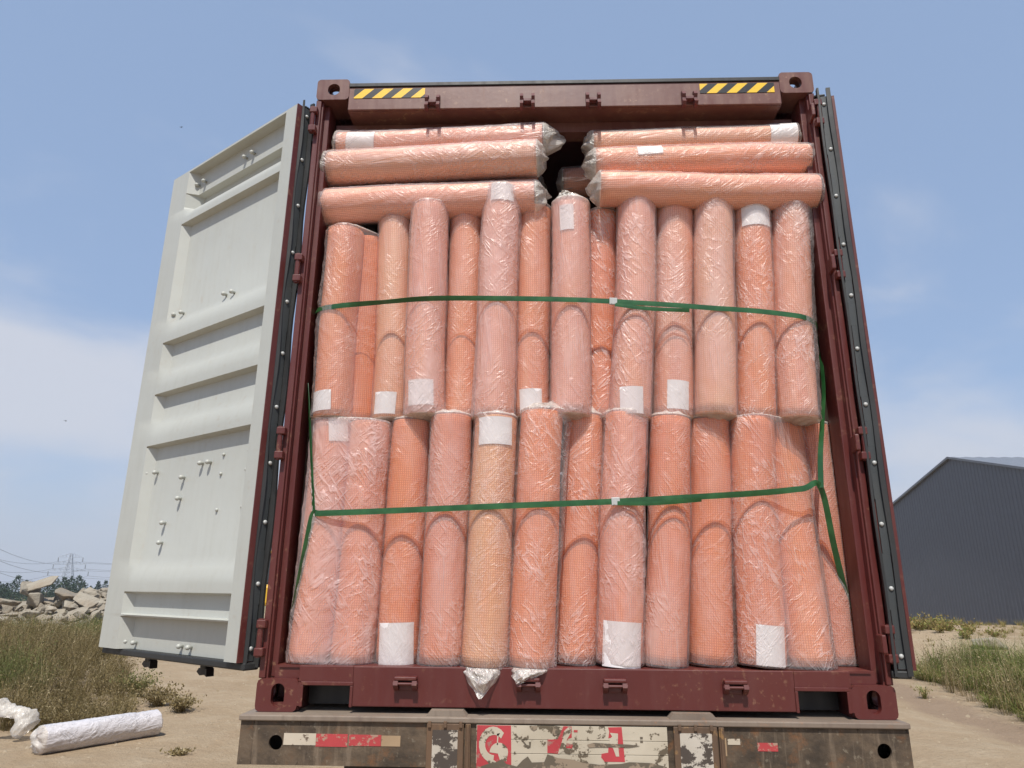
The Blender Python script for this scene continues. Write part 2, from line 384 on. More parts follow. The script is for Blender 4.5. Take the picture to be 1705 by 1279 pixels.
gx = [-600.]+[q for q in axis(-560, 560, .3, 60, 1.13) if abs(q) < 590]+[600.]; gy = [-60.]+[q for q in axis(-50, 560, .3, 75, 1.13) if -57 < q < 600]+[620.]
vs = [(x, y, gh(x, y)) for y in gy for x in gx]; nx = len(gx)
fs = [(j*nx+i, j*nx+i+1, (j+1)*nx+i+1, (j+1)*nx+i) for j in range(len(gy)-1) for i in range(nx-1)]
tag(raw('ground', vs, fs, 'dirt', None, True), kind='structure')

# ------------------------------------------------------------------ shipping container (rear face in the plane y = 0)
HW, HH, LEN = 1.219, 2.896, 12.19
box_ = empty('shipping_container', (0, 0, 0), None, 'maroon shipping container with both rear doors open, packed with orange rolls', 'shipping container')
def mirror(sx): return Matrix.Diagonal((sx, 1, 1, 1))
for sx in (-1, 1):
    for top in (False, True):
        bm = B(); z0 = HH-.118 if top else 0.
        w, d, h = .162, .178, .118; th = .026
        x0, x1 = HW-w, HW
        T = Matrix.Translation
        holed_plate(bm, w, h, .060 if top else .052, .066 if top else .084, th, T((HW-w/2, 0, z0+h/2)), .018, -.004, .0)
        # outer side plate with its hole, inset behind the front plate
        Ms = T((HW-.002, d/2+.014, z0+h/2)) @ Matrix.Rotation(R_(90), 4, 'Z')
        holed_plate(bm, d-.028, h-.006, .078, .055, th, Ms, .004)
        # top or bottom plate with hole
        zt = z0+h-.003 if top else z0+.003
        Mt = T((HW-w/2, d/2+.014, zt)) @ Matrix.Rotation(R_(-90 if not top else 90), 4, 'X')
        if top: Mt = T((HW-w/2, d/2+.014, zt)) @ Matrix(((1, 0, 0, 0), (0, 0, 1, 0), (0, -1, 0, 0), (0, 0, 0, 1)))
        else: Mt = T((HW-w/2, d/2+.014, zt)) @ Matrix(((1, 0, 0, 0), (0, 0, 1, 0), (0, 1, 0, 0), (0, 0, 0, 1)))
        holed_plate(bm, w-.006, d-.03, .064, .1, th, Mt, .004)
        box(bm, x0, x0+.02, .0262, d, z0+.002, z0+h-.002)
        box(bm, x0+.0205, x1-.03, d-.02, d-.001, z0+.03, z0+h-.03)
        if top: box(bm, x0+.0205, x1-.03, .027, d-.021, z0+.002, z0+.016)
        else: box(bm, x0+.0205, x1-.03, .027, d-.021, z0+h-.016, z0+h-.002)
        for v in bm.verts: v.co.x *= sx
        link('corner_casting', bm, 'maroon_header' if top else 'maroon', box_)
    # corner post: outer angle and recessed inner channel
    bm = B()
    box(bm, HW-.027, HW-.001, .004, .10, .118, HH-.118, .004)
    box(bm, HW-.058, HW-.0272, .05, .16, .118, HH-.118, .004)
    box(bm, HW-.034, HW-.0275, .018, .0498, .118, HH-.118)
    for v in bm.verts: v.co.x *= sx
    link('corner_post', bm, 'maroon', box_)
    # side wall: corrugated steel outside, pale lining inside
    def corr(bm, xb, amp, y0, y1, z0, z1, per=.278):
        prof = []; y = y0
        while y < y1:
            for dy, o in ((0, 0), (.07, 0), (.139, 1), (.209, 1)): prof.append((xb-amp*o, min(y+dy, y1)))
            y += per
        lo = [bm.verts.new((x*sx, yy, z0)) for x, yy in prof]; hi = [bm.verts.new((x*sx, yy, z1)) for x, yy in prof]
        for k in range(len(prof)-1): bm.faces.new((lo[k], lo[k+1], hi[k+1], hi[k]))
    bm = B(); corr(bm, HW-.004, .036, .205, LEN-.1, .10, HH-.09); o = link('side_wall', bm, 'maroon', box_)
    bm = B(); corr(bm, HW-.012, .036, .162, LEN-.1, .16, HH-.12); o = link('wall_lining', bm, 'wall_pale', box_)
    bm = B(); box(bm, HW-.062, HW-.002, .18, LEN-.18, 2.80, HH-.03, .004); box(bm, HW-.055, HW-.006, .18, LEN-.18, .03, .155, .004)
    for v in bm.verts: v.co.x *= sx
    link('side_rail', bm, 'maroon', box_)
XI = HW-.162
bm = B()   # header: fascia plate, lower return and back plate
box(bm, -XI, XI, .0, .014, 2.716, 2.846, .003)
box(bm, -XI, XI, .0142, .12, 2.716, 2.730)
box(bm, -HW+.075, HW-.075, .12, .20, 2.66, 2.715)
link('door_header', bm, 'maroon_header', box_)
bm = B(); box(bm, -XI, XI, -.006, .12, 2.8463, 2.868, .003); link('shade_lip', bm, 'near_black', box_)  # black in colour to stand in for the shaded underside of the lip
bm = B()   # rear sill with the two pockets
zb, zt_ = .022, .166
box(bm, -.845, .845, .0, .016, zb, zt_, .003)
for s in (-1, 1):
    a, b = sorted((s*.845, s*XI)); box(bm, a, b, .0, .016, .108, zt_, .002)
    a, b = sorted((s*1.042, s*XI)); box(bm, a, b, .0, .016, zb, .107)
box(bm, -HW+.075, HW-.075, .0162, .21, zt_-.008, zt_-.0005)
for s in (-1, 1):
    a, b = sorted((s*(XI+.0005), s*(HW-.059))); box(bm, a, b, .022, .21, .1185, zt_-.001)
for s in (-1, 1):                               # raised rim of each pocket
    x0, x1 = sorted((s*.842, s*1.046))
    box(bm, x0, x1, -.007, -.0005, .096, .110, .002)
    for xx in ((x0, x0+.011), (x1-.011, x1)): box(bm, xx[0], xx[1], -.007, -.0005, .020, .0955, .002)
box(bm, -HW+.17, HW-.17, .12, .16, .02, zt_-.009)
link('rear_sill', bm, 'maroon', box_)
for s in (-1, 1):
    bm = B(); x0, x1 = sorted((s*.846, s*1.041)); box(bm, x0, x1, .10, .118, .016, .0955); box(bm, x0, x1, .017, .118, .0955, .107); link('pocket_shade', bm, 'near_black', box_)  # near-black colour stands in for the deep shade in each pocket
bm = B(); box(bm, -HW+.06, HW-.06, .21, LEN-.1, .14, .165); link('floor', bm, 'plywood', box_)
bm = B(); box(bm, -HW+.03, HW-.03, .2, LEN-.02, HH-.045, HH-.03); link('roof', bm, 'maroon_inside', box_)
bm = B(); box(bm, -HW+.07, HW-.07, LEN-.06, LEN-.02, .16, HH-.1); link('front_wall', bm, 'maroon_inside', box_)
bm = B()
for k in range(26): box(bm, -HW+.06, HW-.06, .4+k*.45, .46+k*.45, .03, .138)
link('floor_beams', bm, 'dark_chassis', box_)
# hazard decals on the header
for x0, x1 in ((-1.030, -.678), (.669, 1.028)):
    bm = B(); box(bm, x0, x1, -.0022, -.0004, 2.781, 2.835); link('hazard_decal', bm, 'hazard_stripes', box_)
# cam keepers
def keeper(x, top):
    bm = B()
    if top:
        z0, z1 = 2.698, 2.785
        for s in (-1, 1):
            cx = x+s*.028
            prof = [(0, z0), (0, z1), (-.02, z1-.004), (-.036, z1-.03), (-.026, z1-.045), (-.026, z0+.03), (-.04, z0+.012), (-.03, z0)]
            v1 = [bm.verts.new((cx-.008, y-.0005, z)) for y, z in prof]; v2 = [bm.verts.new((cx+.008, y-.0005, z)) for y, z in prof]
            n = len(prof); bm.faces.new(v1); bm.faces.new(v2[::-1])
            for k in range(n): bm.faces.new((v1[k], v2[k], v2[(k+1) % n], v1[(k+1) % n]))
        box(bm, x-.0195, x+.0195, -.03, -.0008, 2.730, 2.748, .003)
    else:
        z0, z1 = .082, .134
        box(bm, x-.043, x+.043, -.036, -.0006, z1-.014, z1, .004)
        for s in (-1, 1):
            cx = x+s*.036
            prof = [(0, z1-.0145), (-.034, z1-.0145), (-.04, z1-.03), (-.03, z0+.012), (-.012, z0), (0, z0)]
            v1 = [bm.verts.new((cx-.009, y-.0006, z)) for y, z in prof]; v2 = [bm.verts.new((cx+.009, y-.0006, z)) for y, z in prof]
            n = len(prof); bm.faces.new(v1); bm.faces.new(v2[::-1])
            for k in range(n): bm.faces.new((v1[k], v2[k], v2[(k+1) % n], v1[(k+1) % n]))
        box(bm, x-.026, x+.026, -.012, -.0008, z0+.002, z1-.02, .002)
        tube(bm, [(x-.047, -.028, z1-.026), (x+.047, -.028, z1-.026)], .006, 8)
    link('cam_keeper', bm, 'maroon' if not top else 'maroon_inside', box_)
for x in (-.636, -.172, .148, .612): keeper(x, True)
for x in (-.636, -.165, .164, .617): keeper(x, False)
# hinge lugs on the posts
HZ = (2.650, 1.857, 1.046, .268)
for sx in (-1, 1):
    for hz in HZ:
        bm = B()
        for dz in (-.052, .052): box(bm, HW-.020, HW+.016, -.030, .0035, hz+dz-.016, hz+dz+.016, .004)
        tube(bm, [(HW+.002, -.016, hz-.072), (HW+.002, -.016, hz+.072)], .011, 10)
        for v in bm.verts: v.co.x *= sx
        link('hinge_lug', bm, 'maroon', box_)

# ------------------------------------------------------------------ doors
DZ0, DZ1, DWD = .174, 2.744, 1.156
# profile of the inner face: (z, depth behind the frame plane)
PROF = [(.174, .052), (.243, .052), (.316, .050), (.321, .004), (.328, .000), (.333, .034), (.345, .036), (.424, .036), (.433, .0), (.470, .0), (.500, .004), (.540, .018), (.590, .036),
        (1.130, .038), (1.139, .0), (1.170, .0), (1.205, .005), (1.245, .018), (1.290, .038), (1.403, .038), (1.412, .0), (1.445, .0), (1.480, .005), (1.520, .018), (1.565, .038),
        (1.687, .038), (1.696, .0), (1.728, .0), (1.762, .005), (1.800, .018), (1.846, .038), (2.390, .038), (2.399, .0), (2.430, .0), (2.455, .006), (2.485, .028), (2.500, .040), (2.506, .090),
        (2.590, .090), (2.596, .052), (2.700, .052), (2.729, .052), (2.732, .0), (2.744, .0)]
BOLTS = [(.489, 1.861), (.419, 1.855), (.961, 1.859), (.887, 1.855), (.978, 1.002), (.907, 1.002), (.499, 1.010), (.433, 1.009), (.647, .956), (.653, .857), (.764, .748), (.765, .656),
         (.968, .205), (.898, .203), (.496, .208), (.423, .207), (.49, 2.655), (.42, 2.655), (.95, 2.655), (.88, 2.655)]
NUTS = [(.331, 1.035), (.136, 1.033), (.336, .948), (.141, .950), (.332, .786), (.140, .788)]
def depth_at(z):
    for (a, da), (b, db) in zip(PROF, PROF[1:]):
        if a <= z <= b: return da+(db-da)*(z-a)/max(b-a, 1e-6)
    return 0
def make_door(hx, hy, ang, side):
    """local frame: u along the leaf from the hinge edge, n towards its inner face, z up"""
    dirv = Vector((math.cos(ang), math.sin(ang), 0))
    nrm = Vector((math.sin(ang), -math.cos(ang), 0)) if side > 0 else Vector((-math.sin(ang), math.cos(ang), 0))
    M = Matrix(((dirv.x, nrm.x, 0, hx), (dirv.y, nrm.y, 0, hy), (0, 0, 1, 0), (0, 0, 0, 1)))
    root_bm = B()
    UH, UA, UB = .092, .945, .985
    st = [(0.006, None), (UH, None), (UH+.001, 1), (UA, 1), (UB, None), (DWD, None)]
    cols = []
    for u, f in st:
        cols.append([root_bm.verts.new((u, -(d if f else 0.), z)) for z, d in PROF])
    for i in range(len(st)-1):
        for k in range(len(PROF)-1): root_bm.faces.new((cols[i][k], cols[i+1][k], cols[i+1][k+1], cols[i][k+1]))
    for v in root_bm.verts: v.co = M @ v.co
    name = 'container_door'
    door = link(name, root_bm, 'door_white', box_, True)
    door.data.set_sharp_from_angle(angle=R_(32))
    door['label'] = 'door leaf swung out, pale ribbed inner face showing' if side < 0 else 'door leaf on the right folded back, seen edge on'
    def sub(nm, bm, m, smooth=False):
        for v in bm.verts: v.co = M @ v.co
        return link(nm, bm, m, door, smooth)
    bm = B()   # frame: maroon hinge edge, outer sheet, top and bottom rails
    RE = .025 if side < 0 else .012
    box(bm, .0, .0055, -RE, .0005, DZ0, DZ1)
    box(bm, .08, DWD, -.104, -.0965, DZ0, DZ1); box(bm, .0505, .0795, -.0985, -.070, DZ0+.001, DZ1-.001)
    box(bm, .001, .05, -.076, -RE-.001, DZ0+.001, DZ1-.001)
    box(bm, DWD-.05, DWD+.002, -.076, -.001, DZ0+.001, DZ1-.001)
    box(bm, .051, DWD-.051, -.096, -.091, DZ1-.05, DZ1-.002)
    box(bm, .051, DWD-.051, -.096, -.088, DZ0+.002, DZ0+.05)
    sub('door_frame', bm, 'maroon')
    # gasket: grey retaining strip with black lips
    bm = B()
    for k in range(24):
        z0 = DZ0+.004+(DZ1-DZ0-.008)*k/24; z1 = DZ0+.004+(DZ1-DZ0-.008)*(k+1)/24-.0003
        off = .0018*math.sin(k*1.7)
        box(bm, -.006, -.0005, -.066+off, (-RE-.006 if side < 0 else -.036)+off, z0, z1)
    sub('gasket_strip', bm, 'gasket_grey')
    bm = B()
    for n0, n1, e in ((-.080, -.0685, -.026), (-RE-.0045, -RE-.0005, -.011) if side < 0 else (-.0345, -.0130, -.018)):
        pts = []
        for k in range(33):
            z = DZ0-.02+(DZ1-DZ0+.055)*k/32; o = .003*math.sin(k*.9+n0*99)
            pts.append([bm.verts.new((u, n, z)) for u, n in ((-.0003, n0), (e+o, n0-.004+o), (e+o, n1-.006+o), (-.0003, n1))])
        for i in range(32):
            for k in range(4): bm.faces.new((pts[i][k], pts[i][(k+1) % 4], pts[i+1][(k+1) % 4], pts[i+1][k]))
        bm.faces.new(pts[0]); bm.faces.new(pts[-1])
    box(bm, -.012, DWD+.01, -.092, -.022, DZ0-.030, DZ0-.0008, .006)
    box(bm, -.004, DWD+.004, -.09, -.04, DZ1+.001, DZ1+.012, .004)
    sub('door_gasket', bm, 'rubber')
    for k in range(11):   # rivets of the strip
        z = DZ1-.05-(DZ1-DZ0-.1)*k/10
        bm = B(); lathe(bm, [(0, .0095), (.004, .0085), (.007, .004)], Matrix.Translation((-.0062, -.052+.003*math.sin(k*2.1), z)) @ Matrix.Rotation(R_(-90), 4, 'Y'), 10); sub('rivet', bm, 'zinc', True)
    for u, z in BOLTS:
        bm = B(); lathe(bm, [(0, .0075), (.012, .008), (.016, .0115), (.024, .010), (.029, .005)], Matrix.Translation((u, -depth_at(z), z)) @ Matrix.Rotation(R_(-90), 4, 'X'), 10); sub('bolt', bm, 'door_white', True)
    for u, z in NUTS:
        bm = B(); lathe(bm, [(0, .008), (.006, .008), (.009, .005)], Matrix.Translation((u, -depth_at(z), z)) @ Matrix.Rotation(R_(-90), 4, 'X'), 6); sub('nut', bm, 'door_white', True)
    for u in (.41, .885):   # locking rods with their cams, on the outer face
        bm = B(); tube(bm, [(u, -.124, DZ0-.012), (u, -.124, DZ1+.015)], .0165, 12)
        for z in (.45, 1.1, 1.75, 2.4): box(bm, u-.045, u+.045, -.146, -.1045, z-.03, z+.03, .008)
        sub('lock_rod', bm, 'near_black')
        for z, s in ((DZ0-.035, -1), (DZ1+.02, 1)):
            bm = B()
            box(bm, u-.022, u+.022, -.146, -.104, min(z-.024*1, z+.024), z+.024, .006)
            prof = [(u-.03, z+s*.02), (u+.03, z+s*.02), (u+.045, z+s*.036), (u+.018, z+s*.05), (u-.012, z+s*.043), (u-.034, z+s*.052)]
            if s > 0: prof = [(u-.012, z+.015), (u+.012, z+.015), (u+.016, z+.032), (u-.004, z+.046), (u-.016, z+.036)]
            prism(bm, prof, -.142, -.106)
            sub('lock_cam', bm, 'near_black')
    for hz in HZ:           # hinge blades reaching to the post
        bm = B(); box(bm, -.045, .03, -.122, -.1045, hz-.034, hz+.034, .005); sub('hinge_blade', bm, 'maroon')
    return door
LANG = R_(145.394)
make_door(-1.2985, -.019, LANG, -1)
make_door(1.300, -.018, R_(82), 1)

# ------------------------------------------------------------------ rolls of orange mesh in plastic bags
def basis(d, hint):
    z = d.normalized(); y = (hint-z*hint.dot(z)).normalized(); x = y.cross(z)
    return Matrix(((x.x, y.x, z.x, 0), (x.y, y.y, z.y, 0), (x.z, y.z, z.z, 0), (0, 0, 0, 1)))
def bow(seed, t):
    a = math.sin(math.pi*max(0., min(1., t)))
    return Vector((math.sin(seed*7.3)*.006*a+.003*math.sin(seed*3.1+t*7)*a, math.cos(seed*5.1)*.003*a, 0))
def cloth_roll(parent, L, r, tint, seed, c0=Vector((0, 0, 0)), c1=None, name='mesh_roll', bseed=None):
    """rolled cloth: axis from c0 to c1 in local space, with a hollow core at both ends"""
    bseed = seed if bseed is None else bseed
    c1 = c1 if c1 is not None else Vector((0, 0, L)); N = 48; K = 26
    ax = (c1-c0); Ln = ax.length; Mb = basis(ax, Vector((0, -1, 0))); Mb.translation = c0
    vs, fs, uvs = [], [], []
    prof = [(.06, .016), (.0, .017), (.0, r*.55), (.0, r*.965), (.004, r*.995)]
    prof += [(.004+(Ln-.008)*k/K, r) for k in range(0, K+1)]
    prof += [(Ln-.004+.0005, r*.995), (Ln, r*.965), (Ln, r*.55), (Ln, .017), (Ln-.06, .016)]
    acc = 0; pv = prof[0]
    for i, (z, rr) in enumerate(prof):
        acc += math.hypot(z-pv[0], rr-pv[1]); pv = (z, rr)
        for k in range(N+1):
            a = 2*math.pi*k/N
            q = rr
            if rr > r*.9: q += .0016*noise.noise(Vector((math.cos(a)*1.3+seed, math.sin(a)*1.3, z*3)))+.0008*noise.noise(Vector((math.cos(a)*3, math.sin(a)*3+seed, z*7)))
            vs.append(Mb @ Vector((q*math.cos(a), q*math.sin(a), z))+bow(bseed, z/Ln)); uvs.append((k/N*2*math.pi*r+seed*.37, acc+seed*.11))
    n1 = N+1
    for i in range(len(prof)-1):
        for k in range(N): fs.append((i*n1+k, i*n1+k+1, (i+1)*n1+k+1, (i+1)*n1+k))
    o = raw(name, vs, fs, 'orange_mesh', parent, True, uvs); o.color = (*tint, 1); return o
def crumple(p, seed, amp):
    q = p*1.0+Vector((seed*3.1, seed*1.7, seed*.7))
    a = noise.noise(Vector((q.x*9, q.y*9, q.z*3)))
    d1 = q.x*.83+q.z*.55; e1 = -q.x*.55+q.z*.83; d2 = q.x*.80-q.z*.60; e2 = q.x*.60+q.z*.80
    b = 1-abs(noise.noise(Vector((d1*24, q.y*12, e1*5))))*2.4
    c = 1-abs(noise.noise(Vector((d2*30, q.y*14, e2*6+4))))*2.4
    m = noise.noise(Vector((q.x*5, q.y*5, q.z*4+9)))
    f = 1-abs(noise.noise(Vector((q.x*17+q.z*1.3, q.y*17, q.z*1.1+3))))*2.6
    return .6*amp*max(f, 0)**2+amp*(.6*a+.7*max(b, 0)**2*max(0, .45+m)+.6*max(c, 0)**2*max(0, .45-m))
def film_bag(parent, cen, L, r, seed, mat='film', amp=.004, top=.03, bot=.012, topdir=0., twist=.0, slack=.0052, skew=.5):
    """bag round one or more parallel rolls. cen: list of (x0,y0,x1,y1) axis positions at the two ends"""
    N = 72; K = 84; vs, fs = [], []
    def hull(t, a):
        d = Vector((math.cos(a), math.sin(a)))
        best = None
        for (x0, y0, x1, y1) in cen:
            c = Vector((x0+(x1-x0)*t, y0+(y1-y0)*t)); s = c.dot(d)
            if best is None or s > best[0]: best = (s, c)
        return best[1], d
    # spread the angle so that the flat webs between two rolls also get points
    cm = Vector((sum(c[0]+c[2] for c in cen)/2/len(cen), sum(c[1]+c[3] for c in cen)/2/len(cen)))
    def ring(z, t, sc, kind, j=0.):
        out = []
        for k in range(N):
            a = 2*math.pi*k/N
            if len(cen) == 1:
                c, d = hull(t, a); p = c+d*(r+slack)
            else:
                # march round the hull by walking its support points
                c, d = hull(t, a); p = c+d*(r+slack)
            q3 = Vector((p.x, p.y, z))
            ou = crumple(q3, seed, amp)
            p = p+d*ou
            if sc != 1.: p = cm_at(t)+(p-cm_at(t))*sc
            bw = bow(seed, z/L); out.append(Vector((p.x+bw.x, p.y+bw.y, z)))
        return out
    def cm_at(t):
        return Vector((sum(c[0]+(c[2]-c[0])*t for c in cen)/len(cen), sum(c[1]+(c[3]-c[1])*t for c in cen)/len(cen)))
    rings = []
    # bottom closure, body, top closure
    def closure(z_end, sgn, length, t):
        rs = []
        steps = [(.0, 1.), (.10, .985), (.25, .93), (.45, .80), (.68, .58), (.88, .34), (1., .10)]
        for s, b in steps:
            rr = ring(z_end, t, 1., 0); c = cm_at(t); o = []
            ca, sa = math.cos(topdir), math.sin(topdir)
            for k, p in enumerate(rr):
                d = Vector((p.x-c.x, p.y-c.y)); al = d.x*ca+d.y*sa; be = -d.x*sa+d.y*ca
                w = 1-abs(al)/(r*1.25)*skew
                al2 = al*(1-.38*s**1.6); be2 = be*b
                x = al2*ca-be2*sa; y = al2*sa+be2*ca
                jig = noise.noise(Vector((math.atan2(d.y, d.x)*2.2, seed*1.9, s*1.7)))
                zz = z_end+sgn*(length*s*max(.15, w)*(1+.8*jig)+.003*s)
                cr_ = noise.noise(Vector((x*38+seed, y*38, zz*30)))*.006*min(1, s*3)
                o.append(Vector((c.x+x+cr_*ca, c.y+y+cr_*sa, zz)))
            rs.append(o)
        return rs
    lo_ = closure(-.004, -1, bot, 0.)[1:][::-1]; hi_ = closure(L+.004, 1, top, 1.)[1:]
    body = []
    for j in range(K+1):
        t = j/K; z = -.004+(L+.008)*t
        body.append(ring(z, t, 1., 1))
    rings = lo_+body+hi_
    for rg in rings: vs += rg
    for i in range(len(rings)-1):
        for k in range(N): fs.append((i*N+k, i*N+(k+1) % N, (i+1)*N+(k+1) % N, (i+1)*N+k))
    fs.append(tuple(range(N))[::-1]); b0 = (len(rings)-1)*N; fs.append(tuple(range(b0, b0+N)))
    # walk: where two support centres alternate the quads simply bridge the gap
    o = raw('plastic_film', vs, fs, [mat, 'film_tail'], parent, True)
    nl, nh = len(lo_)*N, (len(lo_)+K)*N
    for i, p in enumerate(o.data.polygons):
        if i < nl or i >= nh: p.material_index = 1
    return o
def tail_fold(parent, r, z0, front, length, side, seed, up=False, wid=1.0, name='film_tail'):
    """flattened pointed end of the bag: hangs from the rim on the camera side (or stands up from the top)"""
    N, K = 28, 16; vs, fs = [], []
    for j in range(K+1):
        t = j/K
        for i in range(N+1):
            s = -1+2*i/N; a = s*R_(80)*wid
            base = Vector((math.sin(a)*(r+.007), -math.cos(a)*(r+.007), 0))
            tip = Vector((side*r, -(r+.012)*front, 0))
            w = (1-t)**.85
            p = tip+(base-tip)*w
            p.y -= .022*math.sin(math.pi*t)*(1-abs(s)*.5)*(1 if not up else .2)
            drop = length*(t-.22*abs(s)*t*(1-t))
            p.z = z0+(drop if up else -drop)
            c = .6*crumple(p*1.7, seed, .016)+.016*noise.noise(Vector((s*3.2, t*3, seed)))+.007*noise.noise(Vector((s*8, t*7, seed)))
            p.x += .014*noise.noise(Vector((t*4, seed, s*2)))*t
            p.y -= c*min(1, t*4+.15)
            vs.append(p)
    for j in range(K):
        for i in range(N): a = j*(N+1)+i; fs.append((a, a+1, a+N+2, a+N+1))
    return raw(name, vs, fs, 'film_tail', parent, True)
def paper_label(parent, r, z, ang, w, h, tilt=0., c=Vector((0, 0, 0)), bseed=0.):
    N, K = 14, 10; vs, fs = [], []
    for j in range(K+1):
        for i in range(N+1):
            x = (i/N-.5)*w; y = (j/K-.5)*h; x, y = x*math.cos(tilt)-y*math.sin(tilt), x*math.sin(tilt)+y*math.cos(tilt)
            a = ang+x/r; bw = bow(bseed, (z+y)/1.0); rr = r+.0045+.0012*noise.noise(Vector((x*14, y*14, z*9+ang)))+(.004*max(0, (j/K-.75)) if tilt else 0)
            vs.append(Vector((c.x+rr*math.sin(a), c.y-rr*math.cos(a), z+y))+bw)
    for j in range(K):
        for i in range(N): a = j*(N+1)+i; fs.append((a, a+1, a+N+2, a+N+1))
    return raw('paper_label', vs, fs, 'paper', parent, True)
def axis_point(px, py, Ya, r):
    """a point of a roll's axis at depth Ya whose front rim is seen at the pixel height py"""
    f = at(px, py, Ya-r); X = f.x
    for _ in range(6):
        u, w = proj(Vector((X, Ya, f.z))); X += (px-u)/400.
    return Vector((X, Ya, f.z))
ROLLS = []
def standing(top, bot, Yt, Yb, r, tint, label, group, film='film', amp=.004, lab=None, tail=None, uptail=None, topf=.03, tdir=0., second=None, botf=.01, flap=None):
    A = axis_point(bot[0], bot[1], Yb, r); Bp = axis_point(top[0], top[1], Yt, r)
    M = basis(Bp-A, Vector((0, 1, 0))); L = (Bp-A).length
    sd_ = len(ROLLS)*1.37+.5
    root = empty('wrapped_roll' if not second else 'wrapped_roll_pair', A, M.to_euler(), label, 'mesh roll', group)
    ROLLS.append(root)
    cloth_roll(root, L, r, tint, sd_)
    cen = [(0, 0, 0, 0)]
    if second:
        (x0, y0, x1, y1, r2, tint2) = second
        cloth_roll(root, L, r2, tint2, sd_+9, Vector((x0, y0, .0)), Vector((x1, y1, L)), 'mesh_roll', sd_)
        cen.append((x0, y0, x1, y1))
    if flap: cen.append(flap)
    film_bag(root, cen, L, max(r, second[4]) if second else r, sd_, film, amp, topf*1.45, botf*1.6, tdir)
    if lab:
        for (z, ang, w, h, tl) in lab: paper_label(root, r, z*L, R_(ang), w, h, tl+.05*math.sin(sd_*9), bseed=sd_)
    if tail: tail_fold(root, r, -.002, tail[2], tail[0], tail[1], sd_)
    if uptail: tail_fold(root, r, L+.002, uptail[2], uptail[0], uptail[1], sd_+3, True, .8)
    return root
UP, LOW = 'rolls standing in the upper row', 'rolls standing in the lower row'
PK = (.92, .395, .245); OR = (.90, .282, .108); DO = (.86, .238, .082); UO = (.91, .335, .165); YE = (.90, .455, .235); PL = (.92, .47, .29)
yf = lambda r: .022+r
# upper row, left to right
standing((577, 374), (553, 690), .10, .10, .084, UO, 'leftmost pair of standing rolls in the upper row, sharing one loose wrinkled bag', UP, 'film', .009, [(.07, -25, .10, .09, .1)], None, None, .02, .2, (.100, .100, .095, .10, .084, DO))
standing((659, 357), (649, 692), .165, .165, .080, PL, 'slim pale peach roll just right of the loose double bag in the upper row', UP, 'film', .0022, [(.06, -8, .10, .10, 0)], None, None, .012, .3)
standing((717, 333), (707, 685), .105, .105, .088, PK, 'tall pinkish upper roll, label at its foot, right of the slim pale peach one', UP, 'film_pink', .004, [(.085, -4, .115, .115, .05)], None, None, .022, .6)
standing((777, 342), (767, 692), .175, .175, .082, UO, 'upper roll with a small white film tuft on top, squeezed between two taller pink rolls', UP, 'film', .004, None, None, (.025, .0, .5), .03, .9)
standing((836, 306), (823, 690), .100, .100, .088, PK, 'tall pink upper roll with label on its head, reaching over the lowest left lying roll', UP, 'film_pink', .0045, [(.965, 5, .11, .09, 0)], None, None, .024, .2, flap=(-.008, .0, .006, .0))
standing((890, 338), (884, 690), .165, .165, .082, UO, 'bright orange crinkled upper roll, label at its foot, between two tall labelled pink rolls', UP, 'film', .005, [(.06, 0, .10, .11, .06)], None, None, .03, 1.1)
standing((950, 328), (950, 685), .105, .105, .087, PK, 'upper roll below the dark gap, label and pointed film tuft on its head', UP, 'film_pink', .004, [(.90, -16, .065, .13, 0)], None, (.045, -.45, .6), .03, .1)
standing((1003, 347), (999, 692), .195, .195, .080, DO, 'narrowest deep orange upper roll, set back just right of the dark gap', UP, 'film', .0035, None, None, None, .012, .3)
standing((1060, 318), (1049, 688), .105, .105, .088, PK, 'upper roll under the silver buckle of the upper strap, with label at its foot', UP, 'film_pink', .0028, [(.055, -4, .10, .12, .04)], None, None, .018, .4)
standing((1123, 330), (1121, 688), .145, .145, .088, PK, 'upper roll right of the buckle, crinkled film and a label hanging at its foot', UP, 'film', .005, [(.08, 4, .095, .13, -.05)], None, None, .02, .8)
standing((1187, 311), (1191, 685), .105, .105, .089, PL, 'tall upper roll with a long crease down its front, third from the right end', UP, 'film_pink', .0045, None, None, None, .024, .5)
standing((1251, 328), (1259, 692), .118, .118, .083, UO, 'upper roll with a large white label wrapped on its head, second from the right end', UP, 'film', .0035, [(.925, 0, .14, .13, 0)], None, None, .018, .2)
standing((1315, 338), (1328, 691), .108, .108, .086, PK, 'rightmost upper roll in a loose glossy bag beside the container post', UP, 'film', .009, None, None, None, .02, .7, flap=(-.002, .0, .020, .02))
# lower row
standing((556, 697), (515, 1104), .12, .12, .086, OR, 'leftmost pair of lower rolls leaning left in one shared milky bag', LOW, 'film_pink', .008, [(.955, 32, .085, .10, .05)], None, None, .02, .0, (.172, .005, .164, .005, .088, OR))
standing((688, 697), (662, 1106), .155, .15, .089, OR, 'lower roll with steep crease and label at its foot, right of the leftmost pair', LOW, 'film', .006, [(.075, 3, .15, .16, 0)], None, None, .02, .2)
standing((752, 688), (734, 1108), .105, .105, .089, DO, 'smooth deep orange lower roll just left of the yellowish roll', LOW, 'film', .0035, None, None, None, .02, .3)
standing((826, 690), (806, 1113), .095, .074, .092, YE, 'yellowish lower roll whose bag hangs as a pointed tail over the sill', LOW, 'film', .0035, [(.93, 3, .15, .12, 0)], (.105, -.05, 1.05), None, .025, .2, flap=(.010, .0, .0, .0))
standing((903, 681), (885, 1114), .10, .076, .092, OR, 'lower roll with a short twisted film tail over the sill, right of the yellowish roll', LOW, 'film', .006, None, (.055, -.55, 1.05), None, .03, .6, flap=(-.004, .0, .034, .0))
